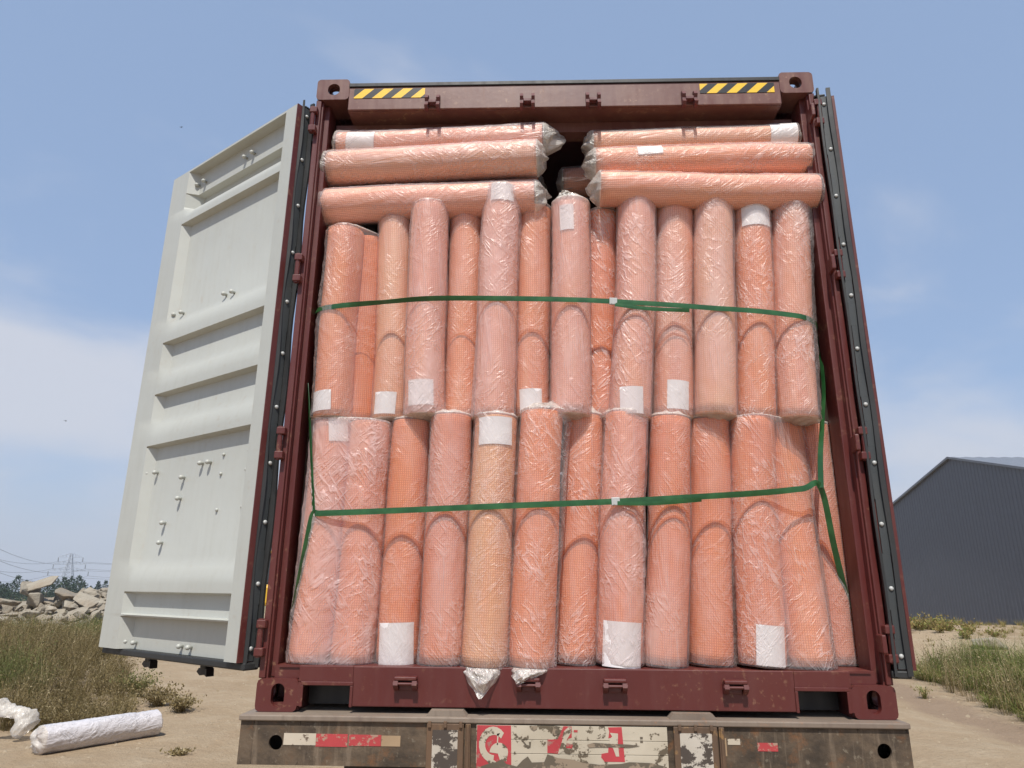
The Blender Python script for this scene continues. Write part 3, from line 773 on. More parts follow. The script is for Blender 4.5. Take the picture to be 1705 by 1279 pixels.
standing((972, 688), (958, 1106), .17, .165, .088, OR, 'narrow lower roll set back left of the lower buckle', LOW, 'film', .003, None, None, None, .03, .4)
standing((1043, 684), (1032, 1106), .105, .105, .090, OR, 'lower roll behind the buckle of the lower strap, big label at its foot', LOW, 'film_pink', .007, [(.07, 0, .165, .17, 0)], None, None, .02, .2)
standing((1116, 691), (1107, 1110), .115, .115, .086, DO, 'smooth deep orange lower roll just right of the lower buckle', LOW, 'film', .0035, None, None, None, .02, .2)
standing((1180, 695), (1184, 1108), .16, .16, .090, OR, 'lower roll set back right of the second smooth deep orange roll', LOW, 'film', .0055, None, None, None, .02, .2)
standing((1252, 692), (1270, 1110), .12, .112, .092, OR, 'pair of lower rolls in one bag right of centre, label at its foot', LOW, 'film', .0045, [(.075, 8, .12, .15, 0)], None, None, .018, .1, (.192, .012, .156, .085, .088, OR))
standing((1347, 704), (1396, 1106), .24, .26, .084, DO, 'dark orange lower roll set back in the right corner, leaning right', LOW, 'film', .004, None, None, None, .02, .2)
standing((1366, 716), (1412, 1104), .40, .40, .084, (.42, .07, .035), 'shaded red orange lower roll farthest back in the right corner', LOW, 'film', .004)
# horizontal rolls on top
TOPG = 'rolls lying on top of the load'
def lying(l, r_, Yl, Yr, r, tint, label, film='film_pink', amp=.004, lab=None, endl=.03, endr=.03, tdir=.6):
    A = at(l[0], l[1], Yl); Bp = at(r_[0], r_[1], Yr)
    M = basis(Bp-A, Vector((0, 1, 0))); L = (Bp-A).length; sd_ = len(ROLLS)*1.37+.5
    root = empty('wrapped_roll', A, M.to_euler(), label, 'mesh roll', TOPG); ROLLS.append(root)
    cloth_roll(root, L, r, tint, sd_); film_bag(root, [(0, 0, 0, 0)], L, r, sd_, film, amp, endr, endl, tdir)
    if lab:
        for (z, ang, w, h, tl) in lab: paper_label(root, r, z*L, R_(ang), w, h, tl+.05*math.sin(sd_*9), bseed=sd_)
    return root
lying((566, 248), (903, 234), .125, .105, .080, PK, 'uppermost lying roll on the left, with a label on its left end', 'film_pink', .004, [(.12, 12, .12, .14, 0)], .03, .085, 1.2)
lying((550, 282), (893, 264), .12, .055, .083, PL, 'middle lying roll on the left, its bagged end turned to the dark gap', 'film_pink', .005, None, .075, .05, .5)
lying((541, 346), (890, 331), .135, .11, .086, PK, 'lowest lying roll on the left, resting on the standing rolls', 'film_pink', .004, None, .012, .06, .9)
lying((988, 243), (1322, 231), .122, .112, .068, PL, 'uppermost lying roll on the right, with a label at its right end', 'film', .0025, [(.93, -6, .15, .13, 0)], .05, .02, .3)
lying((992, 275), (1344, 267), .105, .095, .076, PK, 'middle lying roll on the right, crinkled with torn shiny film along its top', 'film', .006, [(.25, -22, .06, .12, .1)], .06, .015, .8)
lying((1000, 315), (1358, 321), .065, .060, .082, PK, 'lowest lying roll on the right, slanted creases, resting on the standing rolls', 'film', .005, None, .05, .02, .2)
# rolls deeper in, seen in the shade through the gap
DEEP = 'rolls deeper inside the container'
def deep(A, Bp, r, tint, label):
    A, Bp = Vector(A), Vector(Bp); M = basis(Bp-A, Vector((0, 1, .1))); L = (Bp-A).length; sd_ = len(ROLLS)*1.37+.5
    root = empty('wrapped_roll', A, M.to_euler(), label, 'mesh roll', DEEP); ROLLS.append(root)
    cloth_roll(root, L, r, tint, sd_); film_bag(root, [(0, 0, 0, 0)], L, r, sd_, 'film', .004, .03, .03, .4)
deep((.02, .46, 2.58), (1.0, .44, 2.62), .08, PK, 'shaded lying roll under the roof behind the right hand stack')
deep((-1.1, .45, 2.58), (-.12, .5, 2.58), .08, PK, 'shaded lying roll under the roof behind the left hand stack')
deep((-.02, .75, 1.25), (-.02, .75, 2.25), .085, PK, 'shaded standing roll at the back of the dark gap')
deep((.17, .72, 1.25), (.17, .72, 2.22), .085, PK, 'shaded standing roll at the right of the dark gap')
deep((-.9, .9, 2.36), (.1, .9, 2.37), .085, OR, 'shaded lying roll deep in the dark gap below the roof')

# ------------------------------------------------------------------ green straps
def ribbon(name, pts, width, label, group, up=Vector((0, 0, 1)), tw=None, parent=None, wob=.0):
    """thin strap swept through 3D points; tw = twist in degrees per point"""
    P = [Vector(p) for p in pts]; out = []
    tws = tw or [0]*len(P)
    n = 10
    for i in range(len(P)-1):
        for k in range(n):
            t = k/n; a = P[max(i-1, 0)]; b = P[i]; c = P[i+1]; d = P[min(i+2, len(P)-1)]
            q = .5*((2*b)+(-a+c)*t+(2*a-5*b+4*c-d)*t*t+(-a+3*b-3*c+d)*t*t*t)
            out.append((q, tws[i]+(tws[i+1]-tws[i])*t))
    out.append((P[-1], tws[-1]))
    bm = B(); rings = []
    for i, (q, w) in enumerate(out):
        d = (out[min(i+1, len(out)-1)][0]-out[max(i-1, 0)][0]).normalized()
        nrm = Vector((0, -1, 0)); nrm = (nrm-d*nrm.dot(d)).normalized(); s = d.cross(nrm)
        Rm = Matrix.Rotation(R_(w), 3, d); s = Rm @ s; nn = Rm @ nrm
        rings.append([bm.verts.new(q+s*sx*width/2+nn*sn*.0008) for sx, sn in ((-1, 1), (0, 1.5), (1, 1), (1, -1), (-1, -1))])
    for i in range(len(rings)-1):
        for k in range(5): bm.faces.new((rings[i][k], rings[i][(k+1) % 5], rings[i+1][(k+1) % 5], rings[i+1][k]))
    bm.faces.new(rings[0]); bm.faces.new(rings[-1][::-1])
    o = link(name, bm, 'strap_green')
    return tag(o, label, 'strap', group)
def buckle(strap, p, ang):
    bm = B(); M = Matrix.Translation(p) @ Matrix.Rotation(ang, 4, 'Y')
    box(bm, -.017, .017, -.006, -.0035, -.015, .015, .001, M); box(bm, -.017, .017, .001, .003, -.015, .015, .0008, M)
    for z in (-.0165, .0138): box(bm, -.017, .017, -.0034, .0005, z, z+.0025, .0006, M)
    for x in (-.008, .008): box(bm, x-.0025, x+.0025, -.0075, -.0062, -.013, .013, .0004, M)
    link('buckle', bm, 'zinc', strap)
SY = .003
def strap_tail(strap, pts):
    o = ribbon('loose_tail', pts, .017, None, None, tw=[0, 4, 18]); o.parent = strap; del o['category']
SG = 'green straps holding the rolls'
s1 = [at(526, 522, .13), at(528, 517, .07), at(538, 513, .026), at(552, 511, .006), at(577, 508, SY-.004), at(640, 503, SY), at(717, 497, SY), at(836, 497, SY), at(950, 499, SY), at(1020, 502, SY), at(1120, 508, SY), at(1187, 513, SY), at(1260, 518, SY), at(1321, 525, .002), at(1337, 528, .010), at(1349, 532, .034), at(1359, 541, .08), at(1361, 550, .14)]
o = ribbon('green_strap', s1, .023, 'upper green strap pulled across the rolls standing in the upper row', SG, tw=[0, 0, 0, 0, 10, 62, 30, 8, 0, 0, 0, 0, 0, 0, 0, 0, 0, 0])
buckle(o, at(1021, 502, SY), R_(2)); strap_tail(o, [at(1024, 507, SY-.006), at(1080, 514, SY-.010), at(1148, 517, SY-.012)])
ring_l, ring_r = at(483, 1040, .215), at(1421, 1042, .215)
s2 = [at(484, 1038, .13), at(491, 1005, .075), at(501, 950, .042), at(512, 895, .030), at(521, 857, .024), at(531, 855, .016), at(560, 854, .006), at(640, 851, SY), at(734, 847, SY-.004), at(826, 843, -.018), at(903, 840, -.018), at(1027, 835, SY-.006), at(1115, 830, SY), at(1262, 821, SY), at(1335, 814, .01), at(1366, 811, .05), at(1390, 915, .13), ring_r]
o = ribbon('green_strap', s2, .024, 'lower green strap with its ends pulled down to the container walls', SG, tw=[60, 60, 55, 45, 15, 0, 0, 0, 0, 0, 0, 0, 0, 12, 0, 0, 20, 55, 75])
buckle(o, at(1025, 835, SY-.006), R_(-3)); strap_tail(o, [at(1028, 838, SY-.013), at(1090, 838, SY-.016), at(1168, 832, SY-.016)])
ribbon('green_strap', [at(513, 640, .10), at(516, 705, .055), at(519, 780, .035), at(522, 852, .022)], .022, 'short green strap running upright on the left, from the upper row to the lower strap', SG, tw=[70, 55, 50, 40])
ribbon('green_strap', [at(1362, 560, .19), at(1371, 640, .13), at(1369, 705, .08), at(1366, 760, .055), at(1367, 812, .046)], .022, 'short green strap running upright on the right, from the upper row to the lower strap', SG, tw=[80, 75, 60, 45, 30])

# ------------------------------------------------------------------ trailer under the container
tr = empty('semi_trailer', (0, .0, GZ), None, 'rusty flatbed trailer with a weathered rear bumper carrying the container', 'trailer')
def trp(name, bm, m, parent=tr, **k):
    if parent is tr:
        for v in bm.verts: v.co.z -= GZ
    else:
        for v in bm.verts: v.co.z -= GZ
    return link(name, bm, m, parent, **k)
BY = -.05
bx0, bx1, bz0 = -1.246, 1.224, -.172
bm = B()
zc = (bz0-.022)/2
for xc, s in ((-1.108, -1), (1.128, 1)):
    w = .176; holed_plate(bm, w, -.022-bz0, .052, .0525, .012, Matrix.Translation((xc, BY, zc)), .002)
    if s < 0: box(bm, xc+w/2+.0003, 0, BY, BY+.012, bz0, -.022); box(bm, bx0, xc-w/2-.0003, BY, BY+.012, bz0, -.022)
    else: box(bm, .0003, xc-w/2-.0003, BY, BY+.012, bz0, -.022); box(bm, xc+w/2+.0003, bx1, BY, BY+.012, bz0, -.022)
for a, b in ((bx0, bx0+.01), (bx1-.01, bx1)): box(bm, a, b, BY+.0123, .30, bz0, -.022)
box(bm, bx0+.0103, bx1-.0103, BY+.0123, .30, bz0+.001, bz0+.010)
box(bm, bx0+.011, bx1-.011, .12, .13, bz0+.011, -.022)
bump_o = trp('rear_bumper', bm, 'bumper_steel')
bm = B(); box(bm, bx0-.006, bx1+.004, BY-.012, .30, -.0215, -.0015, .004); trp('bumper_top_plate', bm, 'bumper_edge')
for x0, x1 in ((-.538, -.408), (.372, .524)):
    bm = B(); prism(bm, [(x0-.012, -.001), (x1+.012, -.001), (x1-.004, .018), (x0+.004, .018)], BY+.012, .02)
    trp('stop_plate', bm, 'bumper_edge')
    bm = B(); xm = (x0+x1)/2
    box(bm, x0-.004, x1+.004, BY-.012, BY-.0005, bz0-.03, -.0225, .003)
    for k in (-1, 0, 1): box(bm, xm+k*.058-.006, xm+k*.058+.006, BY-.02, BY-.0125, -.036, -.014, .002)
    trp('hinge_bracket', bm, 'rust_brown')
    bm = B(); box(bm, x0+.018, x1-.018, BY-.0135, BY-.0124, bz0-.028, -.044); trp('flaking_paint', bm, 'flaking_white')
    for e in ((x1+.010, x1+.030) if x0 < 0 else (x1+.008, x1+.028),):
        bm = B(); box(bm, e[0], e[1], BY-.016, BY-.0006, bz0-.03, -.0225, .003); tube(bm, [(e[0]+.010, BY-.017, bz0-.03), (e[0]+.010, BY-.017, -.024)], .006, 8); trp('upright_rib', bm, 'rust_brown')
def patch(name, x0, x1, z0, z1, m, y=.0014, parent=tr):
    bm = B(); box(bm, x0, x1, BY-y, BY-.0003, z0, z1); return trp(name, bm, m, parent)
# reflective tape left
patch('reflective_tape', -1.078, -.957, -.104, -.064, 'tape_white'); patch('reflective_tape', -.9565, -.838, -.108, -.065, 'tape_red')
patch('reflective_tape', -.832, -.712, -.104, -.066, 'tape_red'); patch('reflective_tape', -.711, -.640, -.104, -.068, 'tape_tan')
patch('reflective_tape', .565, .610, -.082, -.062, 'tape_white'); patch('reflective_tape', .672, .745, -.102, -.074, 'tape_red'); patch('reflective_tape', .545, .56, -.12, -.06, 'tape_tan')
# painted board of three planks between the brackets
bm = B()
SX0, SX1 = -.357, .345; zs = [-.0245, -.0735, -.120, -.172]
for k in range(3): box(bm, SX0, SX1, BY-.008, BY-.0006, zs[k+1]+.0007, zs[k]-.0007, .001)
board = trp('painted_board', bm, 'sign_white')
SYF = BY-.008
def poly(name, pts, m, lift=.0008):
    """flat painted shape on the board, pts in board millimetres from its top left corner"""
    vs = [(SX0+x/1000, SYF-lift, zs[0]-y/1000-GZ) for x, y in pts]
    bm = B(); a = [bm.verts.new(v) for v in vs]; b = [bm.verts.new((v[0], v[1]+.0006, v[2])) for v in vs]
    bm.faces.new(a); bm.faces.new(b[::-1]); n = len(vs)
    for k in range(n): bm.faces.new((a[k], b[k], b[(k+1) % n], a[(k+1) % n]))
    return link(name, bm, m, board)
poly('red_square', [(2, 2), (128, 2), (130, 146), (2, 146)], 'sign_red')
arc = []
for k in range(15):
    a = R_(40+k*16.5); arc.append((62+52*math.cos(a)*1.0, 66-60*math.sin(a)))
arc2 = []
for k in range(15):
    a = R_(40+(14-k)*16.5); arc2.append((66+33*math.cos(a), 68-34*math.sin(a)))
poly('painted_letter', arc+arc2, 'sign_white', .0016)
poly('painted_stroke', [(30, 108), (46, 96), (62, 116), (92, 134), (84, 142), (52, 136)], 'sign_white', .0012)
dome = [(46, 92)]+[(84+34*math.cos(R_(180-k*18)), 92-32*math.sin(R_(180-k*18))) for k in range(11)]+[(112, 122), (88, 118), (80, 96)]
poly('painted_letter', dome, 'sign_white', .0016)
poly('painted_stroke', [(76, 30), (88, 28), (82, 36), (80, 68), (76, 68), (77, 38)], 'sign_white', .0016)
poly('red_patch', [(262, 48), (300, 46), (322, 2), (352, 2), (352, 40), (338, 44), (330, 58), (356, 62), (352, 76), (318, 74), (304, 94), (262, 92)], 'sign_red')
poly('painted_stroke', [(322, 20), (338, 6), (350, 6), (350, 22), (334, 46), (330, 74), (346, 96), (330, 92), (320, 84), (306, 94), (300, 94), (316, 52)], 'sign_white', .0016)
poly('small_mark', [(360, 14), (374, 14), (374, 22), (360, 22)], 'tape_red')
poly('red_patch', [(486, 4), (536, 2), (544, 118), (470, 118), (458, 104), (460, 92), (484, 88), (486, 62), (506, 36), (486, 40), (490, 18)], 'sign_red')
poly('painted_letter', [(492, 22), (522, 24), (520, 60), (524, 100), (512, 100), (502, 72), (490, 70), (490, 44), (500, 34)], 'sign_white', .0016)
poly('grime_patch', [(0, 146), (40, 132), (70, 126), (96, 114), (112, 130), (150, 138), (170, 118), (190, 104), (205, 124), (250, 122), (262, 96), (300, 108), (350, 112), (390, 122), (450, 128), (530, 124), (560, 118), (640, 120), (694, 132), (694, 147), (0, 147)], 'sign_grime', .0022)
poly('grime_patch', [(196, 2), (226, 2), (224, 12), (212, 18), (202, 12)], 'sign_grime', .0022)
poly('grime_patch', [(166, 48), (174, 52), (186, 66), (196, 68), (194, 56), (202, 56), (200, 74), (188, 76)], 'sign_grime', .0022)
poly('grime_patch', [(408, 62), (430, 56), (480, 58), (560, 60), (600, 64), (560, 70), (440, 70), (414, 72)], 'sign_grime', .0022)
poly('grime_patch', [(286, 2), (300, 2), (306, 26), (290, 34), (280, 24)], 'sign_grime', .0022)
poly('small_mark', [(602, 34), (612, 34), (612, 42), (602, 42)], 'sign_grime'); poly('small_mark', [(602, 46), (612, 46), (612, 54), (602, 54)], 'sign_grime')
# chassis below, mostly hidden
bm = B()
for x in (-.5, .5): box(bm, x-.07, x+.07, .32, 11.5, -.34, -.03)
for y in (.6, 2.2, 3.8, 5.4, 7., 8.6): box(bm, -1.15, 1.15, y, y+.1, -.17, -.03)
trp('chassis_rail', bm, 'dark_chassis')
for x in (-1.0, -.66, .66, 1.0):
    for y in (1.9, 3.2, 4.5):
        bm = B(); M = Matrix.Translation((x, y, GZ+.50)) @ Matrix.Rotation(R_(90), 4, 'Y')
        lathe(bm, [(-.13, .30), (-.13, .45), (-.10, .495), (.10, .495), (.13, .45), (.13, .30)], M, 28); w = trp('wheel', bm, 'tyre')
        bm = B(); lathe(bm, [(-.1, .10), (-.1, .295), (.1, .295), (.1, .10)], M, 20); trp('rim', bm, 'dark_chassis', w)
for y in (1.9, 3.2, 4.5):
    bm = B(); tube(bm, [(-1.1, y, GZ+.5), (1.1, y, GZ+.5)], .07, 10); trp('axle', bm, 'dark_chassis')
for x in (-.66, .62):
    bm = B(); box(bm, x-.2, x+.2, BY+.06, BY+.10, -.24, bz0-.0005, .004); trp('lamp_bracket', bm, 'dark_chassis')

# ------------------------------------------------------------------ the white roll and film lying on the ground
def ground_roll():
    A = Vector((-5.02, 4.55, 0)); Bp = Vector((-4.42, 5.58, 0)); r = .135
    A.z = gh(A.x, A.y)+r-.01; Bp.z = gh(Bp.x, Bp.y)+r-.01
    M = basis(Bp-A, Vector((0, 1, 0))); L = (Bp-A).length
    root = empty('wrapped_roll', A, M.to_euler(), 'thick roll wrapped in white plastic lying on the dirt at the lower left', 'mesh roll')
    cloth_roll(root, L, r-.008, (.62, .56, .56), 91.3); film_bag(root, [(0, 0, 0, 0)], L, r-.008, 91.3, 'film_white', .010, .05, .07, .6)
ground_roll()
vs, fs = [], []
base = Vector((-5.62, 4.95, 0)); n = 30
for j in range(n+1):
    t = j/n
    c = base+Vector((.06-.32*t+.05*math.sin(t*5), .18-.05*t, .08+.36*t*t+.10*math.sin(t*4)))
    c.z += gh(base.x, base.y)
    rr = .10*(1-.45*t)*(.75+.35*math.sin(t*7+1))+.012
    if j in (0, n): rr = .012
    for k in range(28):
        a = 2*math.pi*k/28; p = c+Vector((math.cos(a)*.45+.25*math.sin(a), math.sin(a)*.9, math.sin(a)*.42+.55*math.cos(a)))*rr*1.1
        q = noise.noise(p*9)*.05+abs(noise.noise(p*21))*.045
        vs.append(p+(p-c).normalized()*q)
for j in range(n):
    for k in range(28): fs.append((j*28+k, j*28+(k+1) % 28, (j+1)*28+(k+1) % 28, (j+1)*28+k))
tag(raw('crumpled_film', vs, fs, 'film_tail', None, True), 'crumpled clear plastic film snagged in the weeds beside the white roll', 'plastic film')

# ------------------------------------------------------------------ vegetation
class Blades:
    def __init__(s): s.v, s.f, s.a = [], [], []
    def blade(s, p, d, h, w, bend, tone, seg=3):
        d = Vector(d); side = Vector((-d.y, d.x, 0)); side = side.normalized() if side.length > 1e-4 else Vector((1, 0, 0))
        i0 = len(s.v)
        for k in range(seg):
            t = k/seg; q = p+Vector((d.x, d.y, 0))*bend*h*t*t+Vector((0, 0, h*(t-.18*bend*t*t))); ww = w*(1-t*.75)
            s.v += [q-side*ww, q+side*ww]
        q = p+Vector((d.x, d.y, 0))*bend*h+Vector((0, 0, h*(1-.18*bend))); s.v.append(q)
        for k in range(seg-1): a = i0+2*k; s.f.append((a, a+1, a+3, a+2)); s.a.append(tone)
        a = i0+2*(seg-1); s.f.append((a, a+1, a+2)); s.a.append(tone)
    def leaf(s, p, size, tone, up=.4):
        a = Vector((random.uniform(-1, 1), random.uniform(-1, 1), random.uniform(-.6, 1)+up)).normalized(); b = a.orthogonal().normalized(); b = Matrix.Rotation(random.uniform(0, 6.28), 3, a) @ b
        i0 = len(s.v); s.v += [p-b*size*.35, p+a*size, p+b*size*.35, p-a*size*.25]; s.f.append((i0, i0+1, i0+2, i0+3)); s.a.append(tone)
    def plant(s, p, h, r, n, tone0, tone1, wid=.006, leafy=0, bend=.5, lsize=.03):
        for i in range(n):
            a = random.uniform(0, 6.283); d = Vector((math.cos(a), math.sin(a), 0)); q = p+d*r*.25*random.random()
            hh = h*random.uniform(.45, 1.05); be = random.uniform(.1, 1.)*bend+r/h*.5*random.random(); t = random.uniform(tone0, tone1)
            s.blade(q, d, hh, wid, be, t)
            for k in range(leafy):
                u = random.uniform(.25, 1.); s.leaf(q+d*be*hh*u*u+Vector((random.gauss(0, .03), random.gauss(0, .03), hh*(u-.18*be*u*u))), lsize*random.uniform(.6, 1.3), min(1, max(0, t+random.uniform(-.15, .15))))
    def build(s, name, m, parent=None): return raw(name, s.v, s.f, m, parent, False, None, s.a)
random.seed(5)
# dry scrub thicket on the left: uncountable stems
dry, grn = Blades(), Blades()
cnt = 0
for i in range(1500):
    y = 5.6+22*random.random()**1.5; t = (y-5.6)/22
    xr = -4.95-.48*(y-5.6)-random.random()**1.2*(1.7+y*.62)
    edge = noise.noise(Vector((xr*.6, y*.6, 0)))
    xr += .6*edge
    p = Vector((xr, y, gh(xr, y)-.02))
    px, py = proj(p)
    if px < -260 or px > 300: continue
    far = sstep(9, 22, y)
    g = noise.noise(Vector((xr*.35, y*.35, 4)))+.25*far+.2*sstep(60, 150, px)*(1 if y > 9 else 0)
    h = random.uniform(.55, 1.0)*(.62+.38*sstep(5.5, 9, y))*(1+.25*edge)*(.92-.25*far)
    if p.x > -5.9-.45*(y-5.6): h *= .6
    n = int(34-14*far)
    (grn if g > .27 else dry).plant(p, h*1.08, .42, int(n*1.25), .0, .85, .003+.0035*far, 3, .6, .020+.016*far)
dry.build('dry_scrub', 'scrub_dry'); tag(bpy.data.objects['dry_scrub'], 'tangled dry olive brown scrub in front of the stone heap', 'scrub', kind='stuff')
grn.build('green_scrub', 'scrub_green'); tag(bpy.data.objects['green_scrub'], 'greener weeds mixed into the scrub below the open door', 'weeds', kind='stuff')
# separate low bushes at the edge of the bare dirt
for (px, py, h, r, m, lab) in ((262, 1176, .34, .42, 'scrub_dry', 'low brown bush between the scrub and the bare dirt'), (300, 1186, .26, .30, 'scrub_dry', 'small spiky dry bush standing farthest out on the bare dirt'),
                               (225, 1164, .42, .40, 'scrub_green', 'low greenish bush at the edge of the scrub behind the white roll'), (297, 1258, .07, .16, 'scrub_dry', 'tiny dry weed tuft on the dirt right of the white roll')):
    q = atz(px, py, GZ-.02); q.z = gh(q.x, q.y)-.01
    b = Blades(); b.plant(Vector((0, 0, 0)), h, r, int(60+r*260), .15, .95, .0035, 7 if r > .2 else 2, .9, .03)
    o = b.build('low_bush', m); o.location = q; tag(o, lab, 'bush')
# tall weeds on the right
wd = Blades()
for i in range(620):
    y = random.uniform(5.4, 12.5); x = 6.15+.17*(y-6)+random.random()**1.1*5.2
    e = noise.noise(Vector((x*.8, y*.8, 2))); x += .35*e
    p = Vector((x, y, gh(x, y)-.02)); px, py = proj(p)
    if px > 1960: continue
    core = sstep(.0, 1.5, x-(6.15+.17*(y-6)))
    h = random.uniform(.45, .85)*(.45+.75*core)*(1+.2*e)
    tn = .35*noise.noise(Vector((x*.9, y*.9, 5)))+.2*(1-core)
    wd.plant(p, h*random.uniform(.8, 1.35), .40, 70, max(0, .05+tn), min(1., .78+tn), .0040, 1 if core < .5 else 0, .95, .02)
stk = Blades()
for i in range(260):
    y = random.uniform(5.6, 12); x = 6.0+.17*(y-6)+random.random()**1.3*4.5
    p = Vector((x, y, gh(x, y)-.02)); px, py = proj(p)
    if px > 1900: continue
    stk.plant(p, random.uniform(.5, 1.05), .3, 12, .1, 1., .0032, 4, .5, .022)
tag(stk.build('dry_stalks', 'scrub_dry'), 'brown dry stalks standing among the green weeds on the right', 'stalks', kind='stuff')
tag(wd.build('tall_weeds', 'weed_green'), 'dense tall green weeds beside the wheel track on the right', 'weeds', kind='stuff')
sp = Blades()
for i in range(420):
    y = random.uniform(14, 33); x = y*.52+random.uniform(.4, 11)
    p = Vector((x, y, gh(x, y)-.02)); px, py = proj(p)
    if not 1470 < px < 1900: continue
    k = noise.noise(Vector((x*.3, y*.3, 9)))
    if k < -.05 and y < 24: continue
    sp.plant(p, random.uniform(.12, .34)*(1.2 if y > 24 else .9), .35, 26, .1, 1., .006, 0, .8)
for (px, py, h, n) in ((1545, 1062, .55, 14), (1575, 1068, .5, 10), (1525, 1064, .6, 8)):
    c = atz(px, py, -.95)
    for k in range(n):
        x, y = c.x+random.gauss(0, .7), c.y+random.gauss(0, .6); sp.plant(Vector((x, y, gh(x, y)-.02)), h*random.uniform(.6, 1.1), .4, 50, .2, 1., .006, 3, .7, .06)
tag(sp.build('straw_grass', 'straw'), 'yellowish grass on the sandy bank before the dark shed', 'grass', kind='stuff')
b = Blades(); q = atz(1540, 1163, GZ-.05); q.z = gh(q.x, q.y); b.plant(Vector((0, 0, 0)), .26, .2, 60, .3, 1., .004, 1, .7)
o = b.build('weed_tuft', 'weed_green'); o.location = q; tag(o, 'small thin weed tuft on the bare track left of the tall weeds', 'weed')
pb = Blades()
for i in range(160):
    x, y = random.uniform(-12, 12), random.uniform(4, 24)
    p = Vector((x, y, gh(x, y)-.01)); pb.plant(p, random.uniform(.03, .10), .08, 9, .2, 1., .003, 0, 1.)
tag(pb.build('sparse_grass', 'straw'), 'scattered short dry grass on the dirt around the trailer', 'grass', kind='stuff')

pv, pf = [], []
for i in range(2600):
    d = random.random()**.7; y = 2.5+20*d; x = random.choice((-1, 1))*random.uniform(1.5, 4+y*.75)
    if x < -5-.45*(y-5.6) and y > 5: continue
    r = random.uniform(.006, .022)*(2.2 if random.random() < .06 else 1); z = gh(x, y)+r*.25; i0 = len(pv)
    for dx, dy, dz in ((1, 0, 0), (0, 1, 0), (-1, 0, 0), (0, -1, 0), (0, 0, .8), (.7, .7, .3), (-.7, .6, .4)):
        pv.append((x+dx*r*random.uniform(.7, 1.4), y+dy*r*random.uniform(.7, 1.4), z+dz*r*random.uniform(.7, 1.2)-(0 if dz else r*.3)))
    for a, b, c in ((0, 5, 4), (5, 1, 4), (1, 6, 4), (6, 2, 4), (2, 3, 4), (3, 0, 4), (0, 1, 5), (1, 2, 6)): pf.append((i0+a, i0+b, i0+c))
tag(raw('gravel', pv, pf, 'clod'), 'loose stones and clods scattered over the dirt', 'gravel', kind='stuff')

# ------------------------------------------------------------------ rubble heap
def mz(x, y):
    a = ((x+17.6)/7.5); b = ((y-21.5)/3.6)
    pk = math.exp(-((x+14.6)/2.0)**2)*.55+.05*math.sin(x*1.7)
    return gh(x, y)+max(0, (.55+pk*1.5)*(1-a*a*.6)*(1-b*b))
vs, fs = [], []; nn = 44
for j in range(nn+1):
    for i in range(nn+1):
        x = -26+17*i/nn; y = 17.6+8*j/nn; z = mz(x, y)-.12+.10*noise.noise(Vector((x*1.5, y*1.5, 0)))
        vs.append((x, y, z))
fs = [(j*(nn+1)+i, j*(nn+1)+i+1, (j+1)*(nn+1)+i+1, (j+1)*(nn+1)+i) for j in range(nn) for i in range(nn)]
tag(raw('earth_mound', vs, fs, 'stone', None, True), kind='structure')
random.seed(21)
def rock_mesh(name, sx, sy, sz, n=13):
    bm = B()
    for k in range(n):
        v = Vector((random.uniform(-1, 1), random.uniform(-1, 1), random.uniform(-1, 1)))
        m = max(abs(v.x), abs(v.y), abs(v.z)); v = v/m*random.uniform(.8, 1); v = Vector((v.x*sx, v.y*sy, v.z*sz)); bm.verts.new(v)
    r = bmesh.ops.convex_hull(bm, input=bm.verts)
    bmesh.ops.delete(bm, geom=list({e for e in r['geom_interior']+r['geom_unused'] if isinstance(e, bmesh.types.BMVert)}), context='VERTS')
    bmesh.ops.bevel(bm, geom=list(bm.edges), offset=.02, segments=1, affect='EDGES')
    bmesh.ops.triangulate(bm, faces=bm.faces)
    bmesh.ops.subdivide_edges(bm, edges=bm.edges, cuts=1)
    for v in bm.verts: v.co += v.co.normalized()*.03*noise.noise(v.co*5+Vector((sx*9, sy, sz)))
    o = link(name, bm, 'stone'); return o
protos = [rock_mesh('broken_stone', a, b, c) for a, b, c in ((.62, .48, .16), (.5, .42, .2), (.4, .3, .26), (.3, .26, .2), (.8, .42, .2), (.24, .2, .15), (.42, .36, .12), (.34, .28, .24))]
used = set()
RL, RG = 'pale broken stone slab lying in the heap behind the scrub', 'stones of the rubble heap'
def put_rock(i, p, rot, s):
    if i in used: o = protos[i].copy(); C.objects.link(o)
    else: o = protos[i]; used.add(i)
    o.location = p; o.rotation_euler = rot; o.scale = (s, s, s); tag(o, RL, 'stone', RG); return o
for k in range(560):
    x = random.uniform(-23, -10.6); y = random.uniform(18.1, 21.9)
    p = Vector((x, y, mz(x, y))); px, py = proj(p)
    if px < -60 or px > 205: continue
    i = random.choice((0, 1, 2, 3, 3, 4, 5, 5, 6, 7)); put_rock(i, p, (random.gauss(.15, .45), random.gauss(0, .4), random.uniform(0, 6.28)), random.uniform(.28, .66))
for (px, py, i, s, rx, ry, rz) in ((68, 972, 4, .9, .3, -.35, .3), (52, 982, 1, 1.0, .6, .3, 1.), (110, 992, 0, 1.0, .2, .3, .2), (126, 1013, 0, 1.1, .5, .5, .4), (153, 1003, 4, 1.0, .3, .45, .1), (60, 998, 2, 1.2, .3, .1, 2.), (20, 1004, 0, .8, .2, .1, 1.2)):
    v = ray(px, py); p = CAM+v*((19.6-CAM.y)/v.y); put_rock(i, p, (rx, ry, rz), s*.72)
for i, o in enumerate(protos):
    if i not in used: bpy.data.objects.remove(o)
o = rock_mesh('field_stone', .5, .35, .2); q = atz(1640, 1064, -.75); o.location = (q.x, q.y, gh(q.x, q.y)+.06); tag(o, 'single pale stone on the sandy bank before the dark shed', 'stone')

